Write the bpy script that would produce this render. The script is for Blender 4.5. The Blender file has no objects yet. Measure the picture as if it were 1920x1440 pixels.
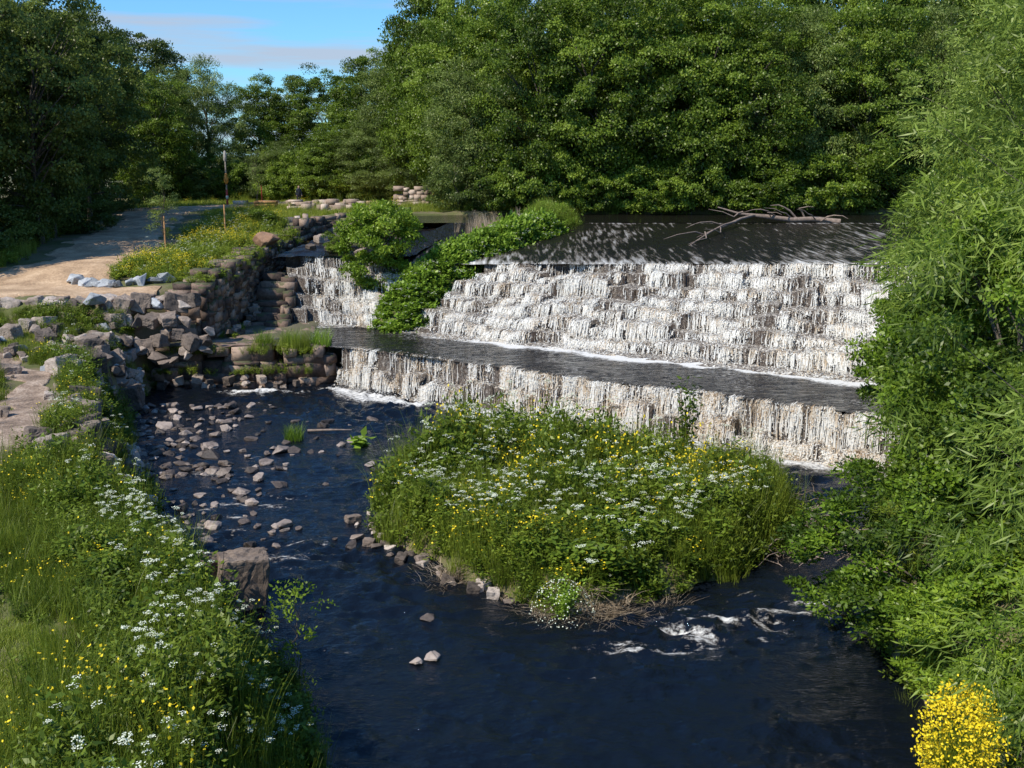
import bpy, math, random
import numpy as np
from mathutils import Vector
rng=np.random.default_rng(7); random.seed(7)
S=bpy.context.scene
COL=S.collection
# ------------------------------------------------------------ helpers
def link(o): COL.objects.link(o); return o
def tag(o,label=None,cat=None,group=None,kind=None):
    if label: o["label"]=label
    if cat: o["category"]=cat
    if group: o["group"]=group
    if kind: o["kind"]=kind
    return o
def nrm(a): return a/np.maximum(np.linalg.norm(a,axis=-1,keepdims=True),1e-9)
def hash2(ix,iy,s):
    n=np.sin(ix*127.1+iy*311.7+s*74.7)*43758.5453
    return n-np.floor(n)
def vnoise(x,y,s=0):
    ix=np.floor(x);iy=np.floor(y);fx=x-ix;fy=y-iy
    fx=fx*fx*(3-2*fx);fy=fy*fy*(3-2*fy)
    a=hash2(ix,iy,s);b=hash2(ix+1,iy,s);c=hash2(ix,iy+1,s);d=hash2(ix+1,iy+1,s)
    return (a*(1-fx)+b*fx)*(1-fy)+(c*(1-fx)+d*fx)*fy
def fbm(x,y,s=0,o=3):
    r=0;a=.5
    for i in range(o):
        r=r+a*vnoise(x*2**i,y*2**i,s+i);a*=.5
    return r
def smooth(a,b,x):
    t=np.clip((x-a)/(b-a),0,1);return t*t*(3-2*t)
class Geo:
    def __init__(s): s.V=[];s.F=[];s.M=[];s.T=[];s.n=0
    def add(s,V,F,mat=0,tint=.5):
        V=np.asarray(V,float).reshape(-1,3);F=np.asarray(F,int).reshape(-1,4)
        s.V.append(V);s.F.append(F+s.n);s.n+=len(V)
        s.M.append(np.full(len(F),mat) if np.isscalar(mat) else np.asarray(mat))
        s.T.append(np.full(len(F),float(tint)) if np.isscalar(tint) else np.asarray(tint,float))
    def arr(s): return np.concatenate(s.V),np.concatenate(s.F),np.concatenate(s.M),np.concatenate(s.T)
def mk(name,V,F,M=None,T=None,mats=(),smooth_=False,pattr=None):
    me=bpy.data.meshes.new(name)
    V=np.ascontiguousarray(V,dtype=np.float32);F=np.ascontiguousarray(F,dtype=np.int32)
    me.vertices.add(len(V));me.vertices.foreach_set("co",V.ravel())
    me.loops.add(F.size);me.loops.foreach_set("vertex_index",F.ravel())
    me.polygons.add(len(F));me.polygons.foreach_set("loop_start",np.arange(0,F.size,4,dtype=np.int32))
    try: me.polygons.foreach_set("loop_total",np.full(len(F),4,dtype=np.int32))
    except Exception: pass
    for m in mats: me.materials.append(m)
    if M is not None: me.polygons.foreach_set("material_index",np.asarray(M,dtype=np.int32))
    if smooth_: me.polygons.foreach_set("use_smooth",np.ones(len(F),dtype=bool))
    me.update(calc_edges=True)
    if T is not None:
        a=me.attributes.new("tint",'FLOAT','FACE');a.data.foreach_set("value",np.asarray(T,dtype=np.float32))
    if pattr:
        for k,v in pattr.items():
            a=me.attributes.new(k,'FLOAT','POINT');a.data.foreach_set("value",np.asarray(v,dtype=np.float32))
    return me
def gmesh(name,g,mats,smooth_=False):
    V,F,M,T=g.arr();return mk(name,V,F,M,T,mats,smooth_)
def obj(name,me,loc=(0,0,0)):
    o=bpy.data.objects.new(name,me);o.location=loc;return link(o)
def tube(g,pts,rad,n=7,mat=0,tint=.5,wob=0.):
    pts=np.asarray(pts,float);rad=np.asarray(rad,float);k=len(pts)
    t=nrm(np.gradient(pts,axis=0));ref=np.array([.3,.2,1.]) if abs(t[:,2]).mean()<.8 else np.array([1.,.1,.1])
    a=nrm(np.cross(t,ref));b=np.cross(t,a)
    an=np.linspace(0,2*np.pi,n,endpoint=False)
    r=rad[:,None]*(1+wob*rng.uniform(-1,1,(k,n)))
    V=pts[:,None,:]+r[...,None]*(np.cos(an)[None,:,None]*a[:,None,:]+np.sin(an)[None,:,None]*b[:,None,:])
    V=V.reshape(-1,3)
    i=np.arange(k-1)[:,None]*n;j=np.arange(n)[None,:];jn=(j+1)%n
    F=np.stack([i+j,i+jn,i+n+jn,i+n+j],-1).reshape(-1,4)
    g.add(V,F,mat,tint)
def leafs(P,D,N,L,W,fold=.15):
    D=nrm(D);Sd=nrm(np.cross(D,N));U=np.cross(Sd,D)
    L=np.asarray(L).reshape(-1,1)*np.ones((len(P),1));W=np.asarray(W).reshape(-1,1)*np.ones((len(P),1))
    a=P;b=P+D*L*.45+Sd*W*.5-U*W*fold;c=P+D*L;d=P+D*L*.45-Sd*W*.5-U*W*fold
    V=np.stack([a,b,c,d],1).reshape(-1,3);F=np.arange(len(V)).reshape(-1,4)
    return V,F
def rdir(n,r=None):
    r=r or rng
    return nrm(r.normal(size=(n,3)))
def poly_sd(x,y,poly):
    """signed distance, positive outside"""
    x=np.asarray(x,float);y=np.asarray(y,float);d=np.full(x.shape,1e9);ins=np.zeros(x.shape,bool)
    n=len(poly)
    for i in range(n):
        x1,y1=poly[i];x2,y2=poly[(i+1)%n];ex,ey=x2-x1,y2-y1
        t=np.clip(((x-x1)*ex+(y-y1)*ey)/(ex*ex+ey*ey),0,1)
        d=np.minimum(d,np.hypot(x-x1-t*ex,y-y1-t*ey))
        c=((y1>y)!=(y2>y))
        with np.errstate(divide='ignore',invalid='ignore'):
            xi=x1+(y-y1)*(x2-x1)/((y2-y1) if y2!=y1 else 1e-9)
        ins^=c&(x<xi)
    return np.where(ins,-d,d)
# ------------------------------------------------------------ materials
def mat(name):
    m=bpy.data.materials.new(name);m.use_nodes=True;nt=m.node_tree;nt.nodes.clear()
    out=nt.nodes.new("ShaderNodeOutputMaterial");return m,nt,out
def nd(nt,t,**k):
    n=nt.nodes.new(t)
    for a,b in k.items():
        if a in n.inputs: n.inputs[a].default_value=b
        else: setattr(n,a,b)
    return n
def ramp(nt,src,stops):
    r=nt.nodes.new("ShaderNodeValToRGB");e=r.color_ramp.elements
    while len(e)<len(stops): e.new(.5)
    for i,(p,c) in enumerate(stops):
        e[i].position=p;e[i].color=(*c,1) if len(c)==3 else c
    nt.links.new(src,r.inputs[0]);return r
def worldpos(nt,scale=(1,1,1),rot=(0,0,0)):
    g=nt.nodes.new("ShaderNodeNewGeometry");mp=nt.nodes.new("ShaderNodeMapping")
    mp.inputs["Scale"].default_value=scale;mp.inputs["Rotation"].default_value=rot
    nt.links.new(g.outputs["Position"],mp.inputs[0]);return mp.outputs[0]
def noise(nt,vec,scale,detail=4,rough=.6):
    n=nd(nt,"ShaderNodeTexNoise",Scale=scale,Detail=detail,Roughness=rough);nt.links.new(vec,n.inputs["Vector"]);return n.outputs["Fac"]
def math_(nt,op,a,b=None,clamp=False):
    n=nt.nodes.new("ShaderNodeMath");n.operation=op;n.use_clamp=clamp
    for i,v in enumerate((a,b)):
        if v is None: continue
        if isinstance(v,(int,float)): n.inputs[i].default_value=v
        else: nt.links.new(v,n.inputs[i])
    return n.outputs[0]
def leafmat(name,dark,mid,light,trans=.4,nscale=.35,gloss=.022):
    m,nt,out=mat(name)
    at=nd(nt,"ShaderNodeAttribute",attribute_name="tint");ob=nt.nodes.new("ShaderNodeObjectInfo")
    n1=noise(nt,worldpos(nt),nscale,1)
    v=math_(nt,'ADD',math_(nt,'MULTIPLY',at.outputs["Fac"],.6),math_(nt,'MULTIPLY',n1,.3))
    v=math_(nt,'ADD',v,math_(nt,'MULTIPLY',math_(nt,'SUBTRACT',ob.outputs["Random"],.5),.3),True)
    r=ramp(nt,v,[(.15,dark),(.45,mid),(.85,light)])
    p=nt.nodes.new("ShaderNodeBsdfDiffuse")
    t=nt.nodes.new("ShaderNodeBsdfTranslucent");mx=nd(nt,"ShaderNodeMixShader");mx.inputs[0].default_value=trans
    gl=nd(nt,"ShaderNodeBsdfGlossy",Roughness=.42);gl.inputs[0].default_value=(1,.97,.85,1);m2=nt.nodes.new("ShaderNodeMixShader");m2.inputs[0].default_value=gloss
    nt.links.new(r.outputs[0],p.inputs[0]);nt.links.new(r.outputs[0],t.inputs[0])
    nt.links.new(p.outputs[0],mx.inputs[1]);nt.links.new(t.outputs[0],mx.inputs[2])
    nt.links.new(mx.outputs[0],m2.inputs[1]);nt.links.new(gl.outputs[0],m2.inputs[2]);nt.links.new(m2.outputs[0],out.inputs[0])
    return m
def stonemat(name,c1,c2,c3,scale=2.,rough=.85,bump=.4,moss=0.,perobj=True,vary=.45):
    m,nt,out=mat(name);co=worldpos(nt)
    n1=noise(nt,co,scale,6);n2=noise(nt,co,scale*9,6,.7);at=nd(nt,"ShaderNodeAttribute",attribute_name="tint")
    ob=nt.nodes.new("ShaderNodeObjectInfo")
    v=math_(nt,'ADD',math_(nt,'MULTIPLY',n1,.5),math_(nt,'MULTIPLY',n2,.45))
    src=ob.outputs["Random"] if perobj else at.outputs["Fac"]
    v=math_(nt,'ADD',v,math_(nt,'MULTIPLY',math_(nt,'SUBTRACT',src,.5),vary),True)
    r=ramp(nt,v,[(.22,c1),(.48,c2),(.72,c3)])
    col=r.outputs[0]
    if moss>0:
        g=nt.nodes.new("ShaderNodeNewGeometry");sx=nt.nodes.new("ShaderNodeSeparateXYZ");nt.links.new(g.outputs["Normal"],sx.inputs[0])
        f=math_(nt,'MULTIPLY',math_(nt,'GREATER_THAN',math_(nt,'ADD',math_(nt,'MULTIPLY',sx.outputs[2],.35),noise(nt,co,1.3,5)),.85-moss*.2),.7)
        mx=nd(nt,"ShaderNodeMixRGB");mx.inputs[2].default_value=(.05,.07,.02,1);nt.links.new(f,mx.inputs[0]);nt.links.new(col,mx.inputs[1]);col=mx.outputs[0]
    p=nd(nt,"ShaderNodeBsdfPrincipled",Roughness=rough)
    nt.links.new(col,p.inputs["Base Color"])
    b=nd(nt,"ShaderNodeBump",Strength=bump,Distance=.05);nt.links.new(n2,b.inputs["Height"]);nt.links.new(b.outputs[0],p.inputs["Normal"])
    nt.links.new(p.outputs[0],out.inputs[0]);return m
def plain(name,c,rough=.7,var=.3):
    m,nt,out=mat(name);n=noise(nt,worldpos(nt),6,4)
    r=ramp(nt,n,[(.3,tuple(x*(1-var) for x in c)),(.7,tuple(min(1,x*(1+var)) for x in c))])
    p=nd(nt,"ShaderNodeBsdfPrincipled",Roughness=rough);nt.links.new(r.outputs[0],p.inputs["Base Color"]);nt.links.new(p.outputs[0],out.inputs[0]);return m
M_wood=leafmat("wood_leaves",(.045,.08,.008),(.17,.25,.024),(.34,.44,.055))
M_shade=leafmat("shade_darkened_leaves",(.035,.058,.013),(.12,.165,.03),(.24,.30,.06))  # leaf colour darkened to paint in the shade of trees facing away from the sun
M_willow=leafmat("willow_leaves",(.10,.15,.02),(.27,.36,.055),(.45,.52,.13))
M_grey=leafmat("grey_willow_leaves",(.065,.095,.022),(.18,.24,.05),(.30,.37,.10))
M_alder=leafmat("alder_leaves",(.045,.08,.008),(.17,.27,.02),(.35,.46,.045))
M_alderd=leafmat("dark_alder_leaves",(.03,.055,.008),(.11,.175,.018),(.26,.35,.04))
M_herb=leafmat("herb_leaves",(.045,.08,.01),(.17,.235,.022),(.35,.41,.05),nscale=.8)
M_ivy=leafmat("ivy_leaves",(.07,.13,.012),(.20,.32,.03),(.34,.48,.06))
M_grass=leafmat("grass_blades",(.08,.12,.012),(.24,.30,.03),(.42,.45,.08),nscale=.8)
M_straw=leafmat("dry_straw",(.22,.15,.09),(.48,.37,.25),(.68,.56,.41),trans=.15)
M_white=plain("white_petals",(.72,.74,.56),.8,.1)
M_yellow=plain("yellow_petals",(.80,.60,.01),.7,.15)
M_bark=plain("bark",(.10,.08,.06),.95,.5)
M_drift=plain("driftwood",(.25,.185,.145),.9,.4)
M_stake=plain("stake_wood",(.42,.22,.09),.8,.2)
M_rock=stonemat("river_rock",(.03,.023,.019),(.14,.105,.085),(.42,.34,.29),1.2,rough=.6)
M_boul=stonemat("boulder_rock",(.055,.042,.033),(.24,.18,.14),(.52,.43,.36),1.2)
M_bould=stonemat("dark_boulder_rock",(.04,.03,.024),(.19,.14,.105),(.42,.33,.26),1.6)
M_masonry=stonemat("dark_masonry",(.03,.02,.015),(.155,.10,.073),(.40,.285,.21),1.1,moss=.5,perobj=False,vary=.4)
M_pale=stonemat("pale_stone",(.20,.135,.10),(.44,.33,.255),(.68,.54,.44),2.,perobj=False)
M_slab=stonemat("brown_slab",(.08,.05,.037),(.25,.165,.125),(.44,.32,.25),1.2,perobj=False,moss=.2,vary=.25)
def groundmat(name,stops,scale,bump=.4,fine=14):
    m,nt,out=mat(name);co=worldpos(nt)
    a=noise(nt,co,scale,6);b=noise(nt,co,fine,5)
    v=math_(nt,'ADD',math_(nt,'MULTIPLY',a,.6),math_(nt,'MULTIPLY',b,.4))
    r=ramp(nt,v,stops);p=nd(nt,"ShaderNodeBsdfPrincipled",Roughness=.95)
    nt.links.new(r.outputs[0],p.inputs["Base Color"]);bp=nd(nt,"ShaderNodeBump",Strength=bump,Distance=.05)
    nt.links.new(b,bp.inputs["Height"]);nt.links.new(bp.outputs[0],p.inputs["Normal"]);nt.links.new(p.outputs[0],out.inputs[0]);return m
M_ground=groundmat("grassy_earth",[(.3,(.045,.05,.015)),(.47,(.11,.12,.03)),(.55,(.17,.135,.07)),(.68,(.24,.175,.12))],.5)
M_path=groundmat("sandy_path",[(.36,(.26,.165,.095)),(.5,(.47,.31,.185)),(.64,(.66,.47,.30))],.8,.9,9)
M_gravel=groundmat("gravel_path",[(.38,(.12,.085,.06)),(.5,(.30,.21,.15)),(.6,(.50,.38,.29))],1.2,.9,12)
# water
def watermat(name,foamscale=(1,1,1),foamrot=0,wave=(2.2,3.4,1),wdist=.12,base=(.006,.008,.010),fine=5.,rough=.04,sharp=6.,fcol=(.74,.71,.66),thr=.82,frough=.72):
    m,nt,out=mat(name)
    w1=noise(nt,worldpos(nt,wave),1.0,6,.62);w2=noise(nt,worldpos(nt,wave),.3,3)
    wv=math_(nt,'ADD',w1,math_(nt,'MULTIPLY',w2,1.1))
    at=nd(nt,"ShaderNodeAttribute",attribute_name="foam")
    fn=noise(nt,worldpos(nt,foamscale,(0,0,foamrot)),fine,7,frough)
    f=math_(nt,'MULTIPLY',math_(nt,'SUBTRACT',math_(nt,'ADD',at.outputs["Fac"],fn),thr),sharp,True)
    p=nd(nt,"ShaderNodeBsdfPrincipled",Roughness=rough,IOR=1.36);p.inputs["Base Color"].default_value=(*base,1)
    q=nd(nt,"ShaderNodeBsdfPrincipled",Roughness=.8)
    fr=ramp(nt,f,[(.0,(.30,.22,.15)),(.5,tuple(x*.8 for x in fcol)),(1.,fcol)]);nt.links.new(fr.outputs[0],q.inputs["Base Color"])
    b=nd(nt,"ShaderNodeBump",Strength=1.,Distance=wdist);nt.links.new(wv,b.inputs["Height"])
    b2=nd(nt,"ShaderNodeBump",Strength=.6,Distance=.05);nt.links.new(fn,b2.inputs["Height"])
    nt.links.new(b.outputs[0],p.inputs["Normal"]);nt.links.new(b2.outputs[0],q.inputs["Normal"])
    mx=nt.nodes.new("ShaderNodeMixShader");nt.links.new(f,mx.inputs[0]);nt.links.new(p.outputs[0],mx.inputs[1]);nt.links.new(q.outputs[0],mx.inputs[2])
    nt.links.new(mx.outputs[0],out.inputs[0]);return m
M_river=watermat("river_water",(1,1.6,1),0,wdist=.05,fine=5.5,wave=(5,8,1),base=(.004,.006,.010),sharp=4.,rough=.02)
M_ledgew=watermat("ledge_water",(1,2.2,1),-.55,wdist=.2,fine=4.,base=(.012,.010,.008))
M_apron=watermat("apron_water",(2.6,.28,1),-.5,(5,2.5,1),.2,fine=1.6,rough=.25,sharp=2.6,base=(.012,.010,.008),frough=.6)
def fallmat():
    m,nt,out=mat("falling_water");at=nd(nt,"ShaderNodeAttribute",attribute_name="tint")
    n=noise(nt,worldpos(nt,(1.,1.,.6)),1.1,5,.6)
    v=math_(nt,'ADD',at.outputs["Fac"],math_(nt,'MULTIPLY',math_(nt,'SUBTRACT',n,.50),1.5),True)
    r=ramp(nt,v,[(.02,(.32,.21,.12)),(.28,(.70,.56,.40)),(.56,(.88,.85,.79))])
    p=nt.nodes.new("ShaderNodeBsdfDiffuse");t=nt.nodes.new("ShaderNodeBsdfTranslucent")
    nt.links.new(r.outputs[0],p.inputs[0]);nt.links.new(r.outputs[0],t.inputs[0])
    mx=nt.nodes.new("ShaderNodeMixShader");mx.inputs[0].default_value=.3
    nt.links.new(p.outputs[0],mx.inputs[1]);nt.links.new(t.outputs[0],mx.inputs[2]);nt.links.new(mx.outputs[0],out.inputs[0]);return m
M_fall=fallmat()
def stepmat():
    m,nt,out=mat("wet_step_stone");n=noise(nt,worldpos(nt,(3.5,3.5,1.2)),2.2,8,.8);n2=noise(nt,worldpos(nt),9,5)
    g=nt.nodes.new("ShaderNodeNewGeometry");sx=nt.nodes.new("ShaderNodeSeparateXYZ");nt.links.new(g.outputs["True Normal"],sx.inputs[0])
    n=math_(nt,'ADD',n,math_(nt,'MULTIPLY',sx.outputs[2],.08))
    f=math_(nt,'MULTIPLY',math_(nt,'SUBTRACT',n,.57),8.,True)
    r=ramp(nt,n2,[(.3,(.018,.013,.009)),(.7,(.10,.068,.045))])
    mx=nd(nt,"ShaderNodeMixRGB");mx.inputs[2].default_value=(.74,.67,.58,1);nt.links.new(f,mx.inputs[0]);nt.links.new(r.outputs[0],mx.inputs[1])
    p=nd(nt,"ShaderNodeBsdfPrincipled",Roughness=.3);nt.links.new(mx.outputs[0],p.inputs["Base Color"])
    b=nd(nt,"ShaderNodeBump",Strength=.8,Distance=.08);nt.links.new(n2,b.inputs["Height"]);nt.links.new(b.outputs[0],p.inputs["Normal"])
    nt.links.new(p.outputs[0],out.inputs[0]);return m
M_step=stepmat()
# ------------------------------------------------------------ terrain
WET=[(-2.4,-15),(-2.6,8),(-3.5,16.8),(-4.9,20.6),(-6.6,22.6),(-7.7,24.9),(-10.2,28.7),(-12.2,33.7),(-15,40),(-16.3,46.5),(-16.3,49),(-14.6,51),(-14.2,60),(-13.8,67),(-12.5,70),
 (-8.5,71),(-8,75),(0,78),(12,79),(28,78),(60,78),(60,68),(32,66),(27,60),(23,50),(20,42),(16,37),(13,33),(10.6,30),(9.2,26),(8.0,22),(7.6,16.8),(5.8,8),(5.5,-15)]
ISL=[(-4.2,29.5),(-3.5,27.5),(-1.3,25.1),(1.0,23),(2.7,23.5),(5.6,25.2),(8.0,28),(8.7,30),(7.2,32.5),(4,34.5),(1,36.5),(-1.5,36),(-3.2,33.5),(-4.2,31.5)]
CP=np.array([(-8,10,2),(-8,16,2),(-12,20,2),(-14,28,2),(-12,25,1.7),(-20,28,2.3),(-17,36,2),(-18.5,42,2.3),(-25,36,2.8),(-30,20,2.5),(-18,46,2.4),(-22,46,2.9),(-18,50.5,4.1),(-16,52,4.3),
(-22,49.5,4.1),(-26,50,4.2),(-32,45,4.2),(-36,38,3.5),(-16,58,4.9),(-16,64,5.2),(-22,58,4.8),(-25,70,5.3),(-16,72,5.8),(-9.5,77,6.4),(-20,90,6.1),(0,100,6.6),(-30,92,6),(-40,70,5.6),(-45,55,5),(-60,100,7),
(9,12,1.3),(12,20,3),(12,28,3),(16,34,3.2),(22,38,5),(25,46,6.3),(29,58,6.8),(34,63,6.8),(30,30,6),(40,20,7),(15,82,6.7),(-3,82,6.5),(30,84,7),(50,84,7),(10,120,9),(40,120,10),(-30,130,7),(-5,130,7),(-60,20,4),(60,50,8),(0,400,9),(-300,200,9),(300,200,10),(-14,-10,3),(14,-10,3)],float)
def hterr(x,y):
    x=np.asarray(x,float);y=np.asarray(y,float);sh=x.shape;xf=x.ravel();yf=y.ravel();out=np.empty(len(xf))
    for a in range(0,len(xf),20000):
        X=xf[a:a+20000,None];Y=yf[a:a+20000,None]
        w=1/((X-CP[:,0])**2+(Y-CP[:,1])**2+1.5)**1.6
        out[a:a+20000]=(w*CP[:,2]).sum(1)/w.sum(1)
    z=out+.28*(fbm(xf*.6,yf*.6,3)-.45)
    d=poly_sd(xf,yf,WET)+.5*(vnoise(xf*.9,yf*.9,5)-.5)
    z=-.7+(z+.7)*smooth(-.3,1.6,d)
    di=poly_sd(xf,yf,ISL)+.5*(vnoise(xf*.9,yf*.9,9)-.5)
    zi=-.7+(1.3+.3*fbm(xf*.5,yf*.5,11))*smooth(.45,-1.0,di)
    z=np.maximum(z,np.where(di<.6,zi,-9))
    return z.reshape(sh)
def h1(x,y): return float(hterr(np.array([x]),np.array([y]))[0])
def grid(xs,ys):
    X,Y=np.meshgrid(xs,ys);nx=len(xs);ny=len(ys)
    i=np.arange(ny-1)[:,None]*nx+np.arange(nx-1)[None,:]
    F=np.stack([i,i+1,i+nx+1,i+nx],-1).reshape(-1,4);return X,Y,F
xs=np.concatenate([np.array([-2000,-1000,-500,-300,-200,-150,-120,-100,-85,-70,-60]),np.arange(-50,45,.45),np.array([46,50,60,70,85,100,120,150,200,300,500,1000,2000])])
ys=np.concatenate([np.array([-200,-80,-40,-20,-10]),np.arange(-2,108,.45),np.array([110,120,135,150,180,220,300,400,600,1000,2500])])
X,Y,F=grid(xs,ys);Z=hterr(X,Y)
g=obj("ground",mk("ground",np.stack([X,Y,Z],-1).reshape(-1,3),F,mats=[M_ground],smooth_=True));tag(g,kind="structure")
def drape(name,pl,w,m,rough_=.18):
    pl=np.array(pl,float);w=np.array(w,float);L=np.concatenate([[0],np.cumsum(np.hypot(*np.diff(pl,axis=0).T))])
    s=np.arange(0,L[-1],.2);x=np.interp(s,L,pl[:,0]);y=np.interp(s,L,pl[:,1]);ww=np.interp(s,L,w)
    k=np.ones(13)/13
    xp=np.convolve(np.pad(x,6,mode='edge'),k,'valid');yp=np.convolve(np.pad(y,6,mode='edge'),k,'valid')
    tx=np.gradient(xp);ty=np.gradient(yp);l=np.hypot(tx,ty);nx,ny=-ty/l,tx/l
    c=np.linspace(-1,1,31)
    wl=ww[:,None]*(1+rough_*(fbm(s[:,None]*.9+c[None,:]*0,np.sign(c)[None,:]*7+s[:,None]*0,21)-.45)*3)
    X=xp[:,None]+nx[:,None]*c*wl/2;Y=yp[:,None]+ny[:,None]*c*wl/2
    Z=hterr(X,Y)+.06-.16*smooth(.8,1,np.abs(c)+.25*(vnoise(X*3,Y*3,2)-.5))
    n=len(c);i=np.arange(len(s)-1)[:,None]*n+np.arange(n-1)[None,:]
    F=np.stack([i,i+1,i+n+1,i+n],-1).reshape(-1,4)
    o=obj(name,mk(name,np.stack([X,Y,Z],-1).reshape(-1,3),F,mats=[m],smooth_=True));return tag(o,kind="structure")
UP=[(-36,44),(-27,49.5),(-23.4,54),(-23.2,60),(-25.0,68),(-27,78),(-29,90),(-22,97),(-8,98),(6,97)]
drape("dirt_path",UP,[7,8,7.6,6.8,5.6,5,6.5,8,9,6],M_path,.25)
drape("dirt_path_spur",[(-26,51.3),(-22,51.2),(-19,50.8),(-16.6,51)],[4,3.4,2.6,1.6],M_path)
GP=[(-26,43.5),(-21.5,42.5),(-18.2,39.5),(-16.2,35),(-15.0,30.5),(-15,26),(-18,21)]
drape("gravel_path",GP,[1.2,1.7,2.1,2.1,1.8,1.4,1.2],M_gravel,.8)
# ------------------------------------------------------------ water sheets
xs=np.concatenate([np.arange(-19,-13,.2),np.arange(-13,10,.075),np.arange(10,19,.3)])
ys=np.concatenate([np.arange(-15,13,1.),np.arange(13,34,.075),np.arange(34,50.5,.11)]);X,Y,F=grid(xs,ys)
def lseg(x,y,a,b):
    ex,ey=b[0]-a[0],b[1]-a[1];t=np.clip(((x-a[0])*ex+(y-a[1])*ey)/(ex*ex+ey*ey),0,1);return np.hypot(x-a[0]-t*ex,y-a[1]-t*ey)
LA=np.array([-8.4,48.0]);LB=np.array([9.1,36.6])
dl=lseg(X,Y,LA-.3,LB+(LB-LA)*.4)
foam=.54*smooth(1.5,.1,dl+1.3*(vnoise(X*.9,Y*.9,3)-.4))
def blob(cx,cy,rx,ry,a): return a*np.exp(-(((X-cx)/rx)**2+((Y-cy)/ry)**2))
foam=np.maximum(foam,blob(-11.3,47.0,2.3,.5,.60))
streak=fbm(X*1.1+Y*.2,Y*3.2,13)
for b in [(4.6,22.4,2.8,1.1,.66),(6.4,23.4,1.8,1.4,.64),(3.0,21.2,2.2,.7,.56),(1.2,20.4,1.6,.6,.52),(-8.5,31,3,4,.46),(-9.5,35,3,3,.42),(-6,27,2.4,3,.44),(-3,22,2,2,.32),(8.8,34.2,1,1.2,.4),(-3,40,3,2,.3)]:
    foam=np.maximum(foam,blob(*b)*np.clip(2.4*(streak-.28),0,1.1))
turb=1+1.2*smooth(6,0,dl)+blob(-7.5,30,4,7,1.1)+blob(5,22.4,3,1.5,2.)+blob(1.4,20.4,2,1,1.2)
rid=lambda u,v,s:1-np.abs(2*vnoise(u,v,s)-1)
patchy=.45+1.1*smooth(.3,.6,fbm(X*.35,Y*.3,44))
Zw=turb*patchy*(.08*(vnoise(X*.7+.4*Y,Y*1.2,4)-.5)+.070*(rid(X*1.3+Y*.5,Y*2.2-X*.3,6)-.5)+.045*(rid(X*2.7-Y*.8,Y*4.4+X*.4,8)-.5)+.016*(vnoise(X*5,Y*7.5,9)-.5))
o=obj("river_water",mk("river_water",np.stack([X,Y,Zw],-1).reshape(-1,3),F,mats=[M_river],smooth_=True,pattr={"foam":foam.ravel()}));tag(o,kind="structure")
T0=np.array([-1.1,56.9,4.8]);T1=np.array([15.9,49.9,5.5]);B0=np.array([-5.07,52.7,1.75]);B1=np.array([13.5,41.2,1.75])
C0=np.array([4.1,69.2,6.2]);C1=np.array([23.7,69.2,6.2])
def lr(a,b,s): return a+(b-a)*s[...,None]
xs=np.arange(-11.5,24,.15);ys=np.arange(31,57,.15);X,Y,F=grid(xs,ys)
LT0=LA+np.array([.45,.75]);LT1=LB+np.array([.45,.75])
LE=[tuple(LT0),tuple(LT1),tuple(LT1+(LT1-LT0)*.5),(24,38),(13.8,42),(-5,53.6),(-5.5,56.2),(-11.4,56),(-11,52),(-9.2,49)]
sd=poly_sd(X,Y,LE);keep=(sd.ravel()[F]<.12).all(1)
dm=lseg(X,Y,B0[:2],B1[:2]+(B1-B0)[:2]*.4);ds=lseg(X,Y,(-11,55),(-6.2,55))
foam=np.maximum(.60*smooth(1.9,.1,dm+1.3*(vnoise(X*.9,Y*.9,3)-.45))*smooth(-6,-3,X),.5*smooth(1.1,0,ds))
foam=np.maximum(foam,.16+.16*vnoise(X*.8,Y*.8,3))
Zl=1.75+.06*(fbm(X*1.5,Y*2.5,8)-.45)
me=mk("ledge_water",np.stack([X,Y,Zl],-1).reshape(-1,3),F[keep],mats=[M_ledgew],smooth_=True,pattr={"foam":foam.ravel()})
tag(obj("ledge_water",me),kind="structure")
s=np.linspace(-.42,1.6,260);q=np.linspace(0,1,60);SS,Q=np.meshgrid(s,q)
Pt=lr(T0,T1,SS);Pc=lr(C0,C1,SS);P=Pt+(Pc-Pt)*Q[...,None];P[...,2]+=.09*(fbm(P[...,0]*1.2,P[...,1]*.8,2)-.5)
n=len(s);i=np.arange(len(q)-1)[:,None]*n+np.arange(n-1)[None,:];F=np.stack([i,i+1,i+n+1,i+n],-1).reshape(-1,4)
foam=.22+.30*(vnoise(SS*8,Q*1.5,4)-.35)+.08*smooth(.5,0,Q)*smooth(.75,.1,SS)+.12*smooth(.12,0,Q)+.12*smooth(.95,1,Q)
tag(obj("weir_apron_water",mk("weir_apron_water",P.reshape(-1,3),F,mats=[M_apron],smooth_=True,pattr={"foam":foam.ravel()})),kind="structure")
xs=np.arange(-9,60,.5);ys=np.arange(69.2,80,.4);X,Y,F=grid(xs,ys)
tag(obj("upper_river_water",mk("upper_river_water",np.stack([X,Y,X*0+6.21],-1).reshape(-1,3),F,mats=[M_ledgew],smooth_=True,pattr={"foam":X.ravel()*0})),kind="structure")
a=np.linspace(0,1,40);b=np.linspace(0,1,90);A,Bq=np.meshgrid(a,b)
Xc=-13.4+(7.6)*A+(3.0)*Bq;Yc=59.2+(11.5)*Bq;Zc=4.95+1.0*Bq+.3*(fbm(Xc*1.1,Yc*1.1,5)-.45)+.12*(np.floor(Bq*7)/7-Bq)*3
n=40;i=np.arange(89)[:,None]*n+np.arange(39)[None,:];F=np.stack([i,i+1,i+n+1,i+n],-1).reshape(-1,4)
tag(obj("side_channel_water",mk("side_channel_water",np.stack([Xc,Yc,Zc],-1).reshape(-1,3),F,mats=[M_apron],smooth_=True,pattr={"foam":(.20+.3*(fbm(Xc*.8,Yc*.5,3)-.4)).ravel()})),kind="structure")
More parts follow.
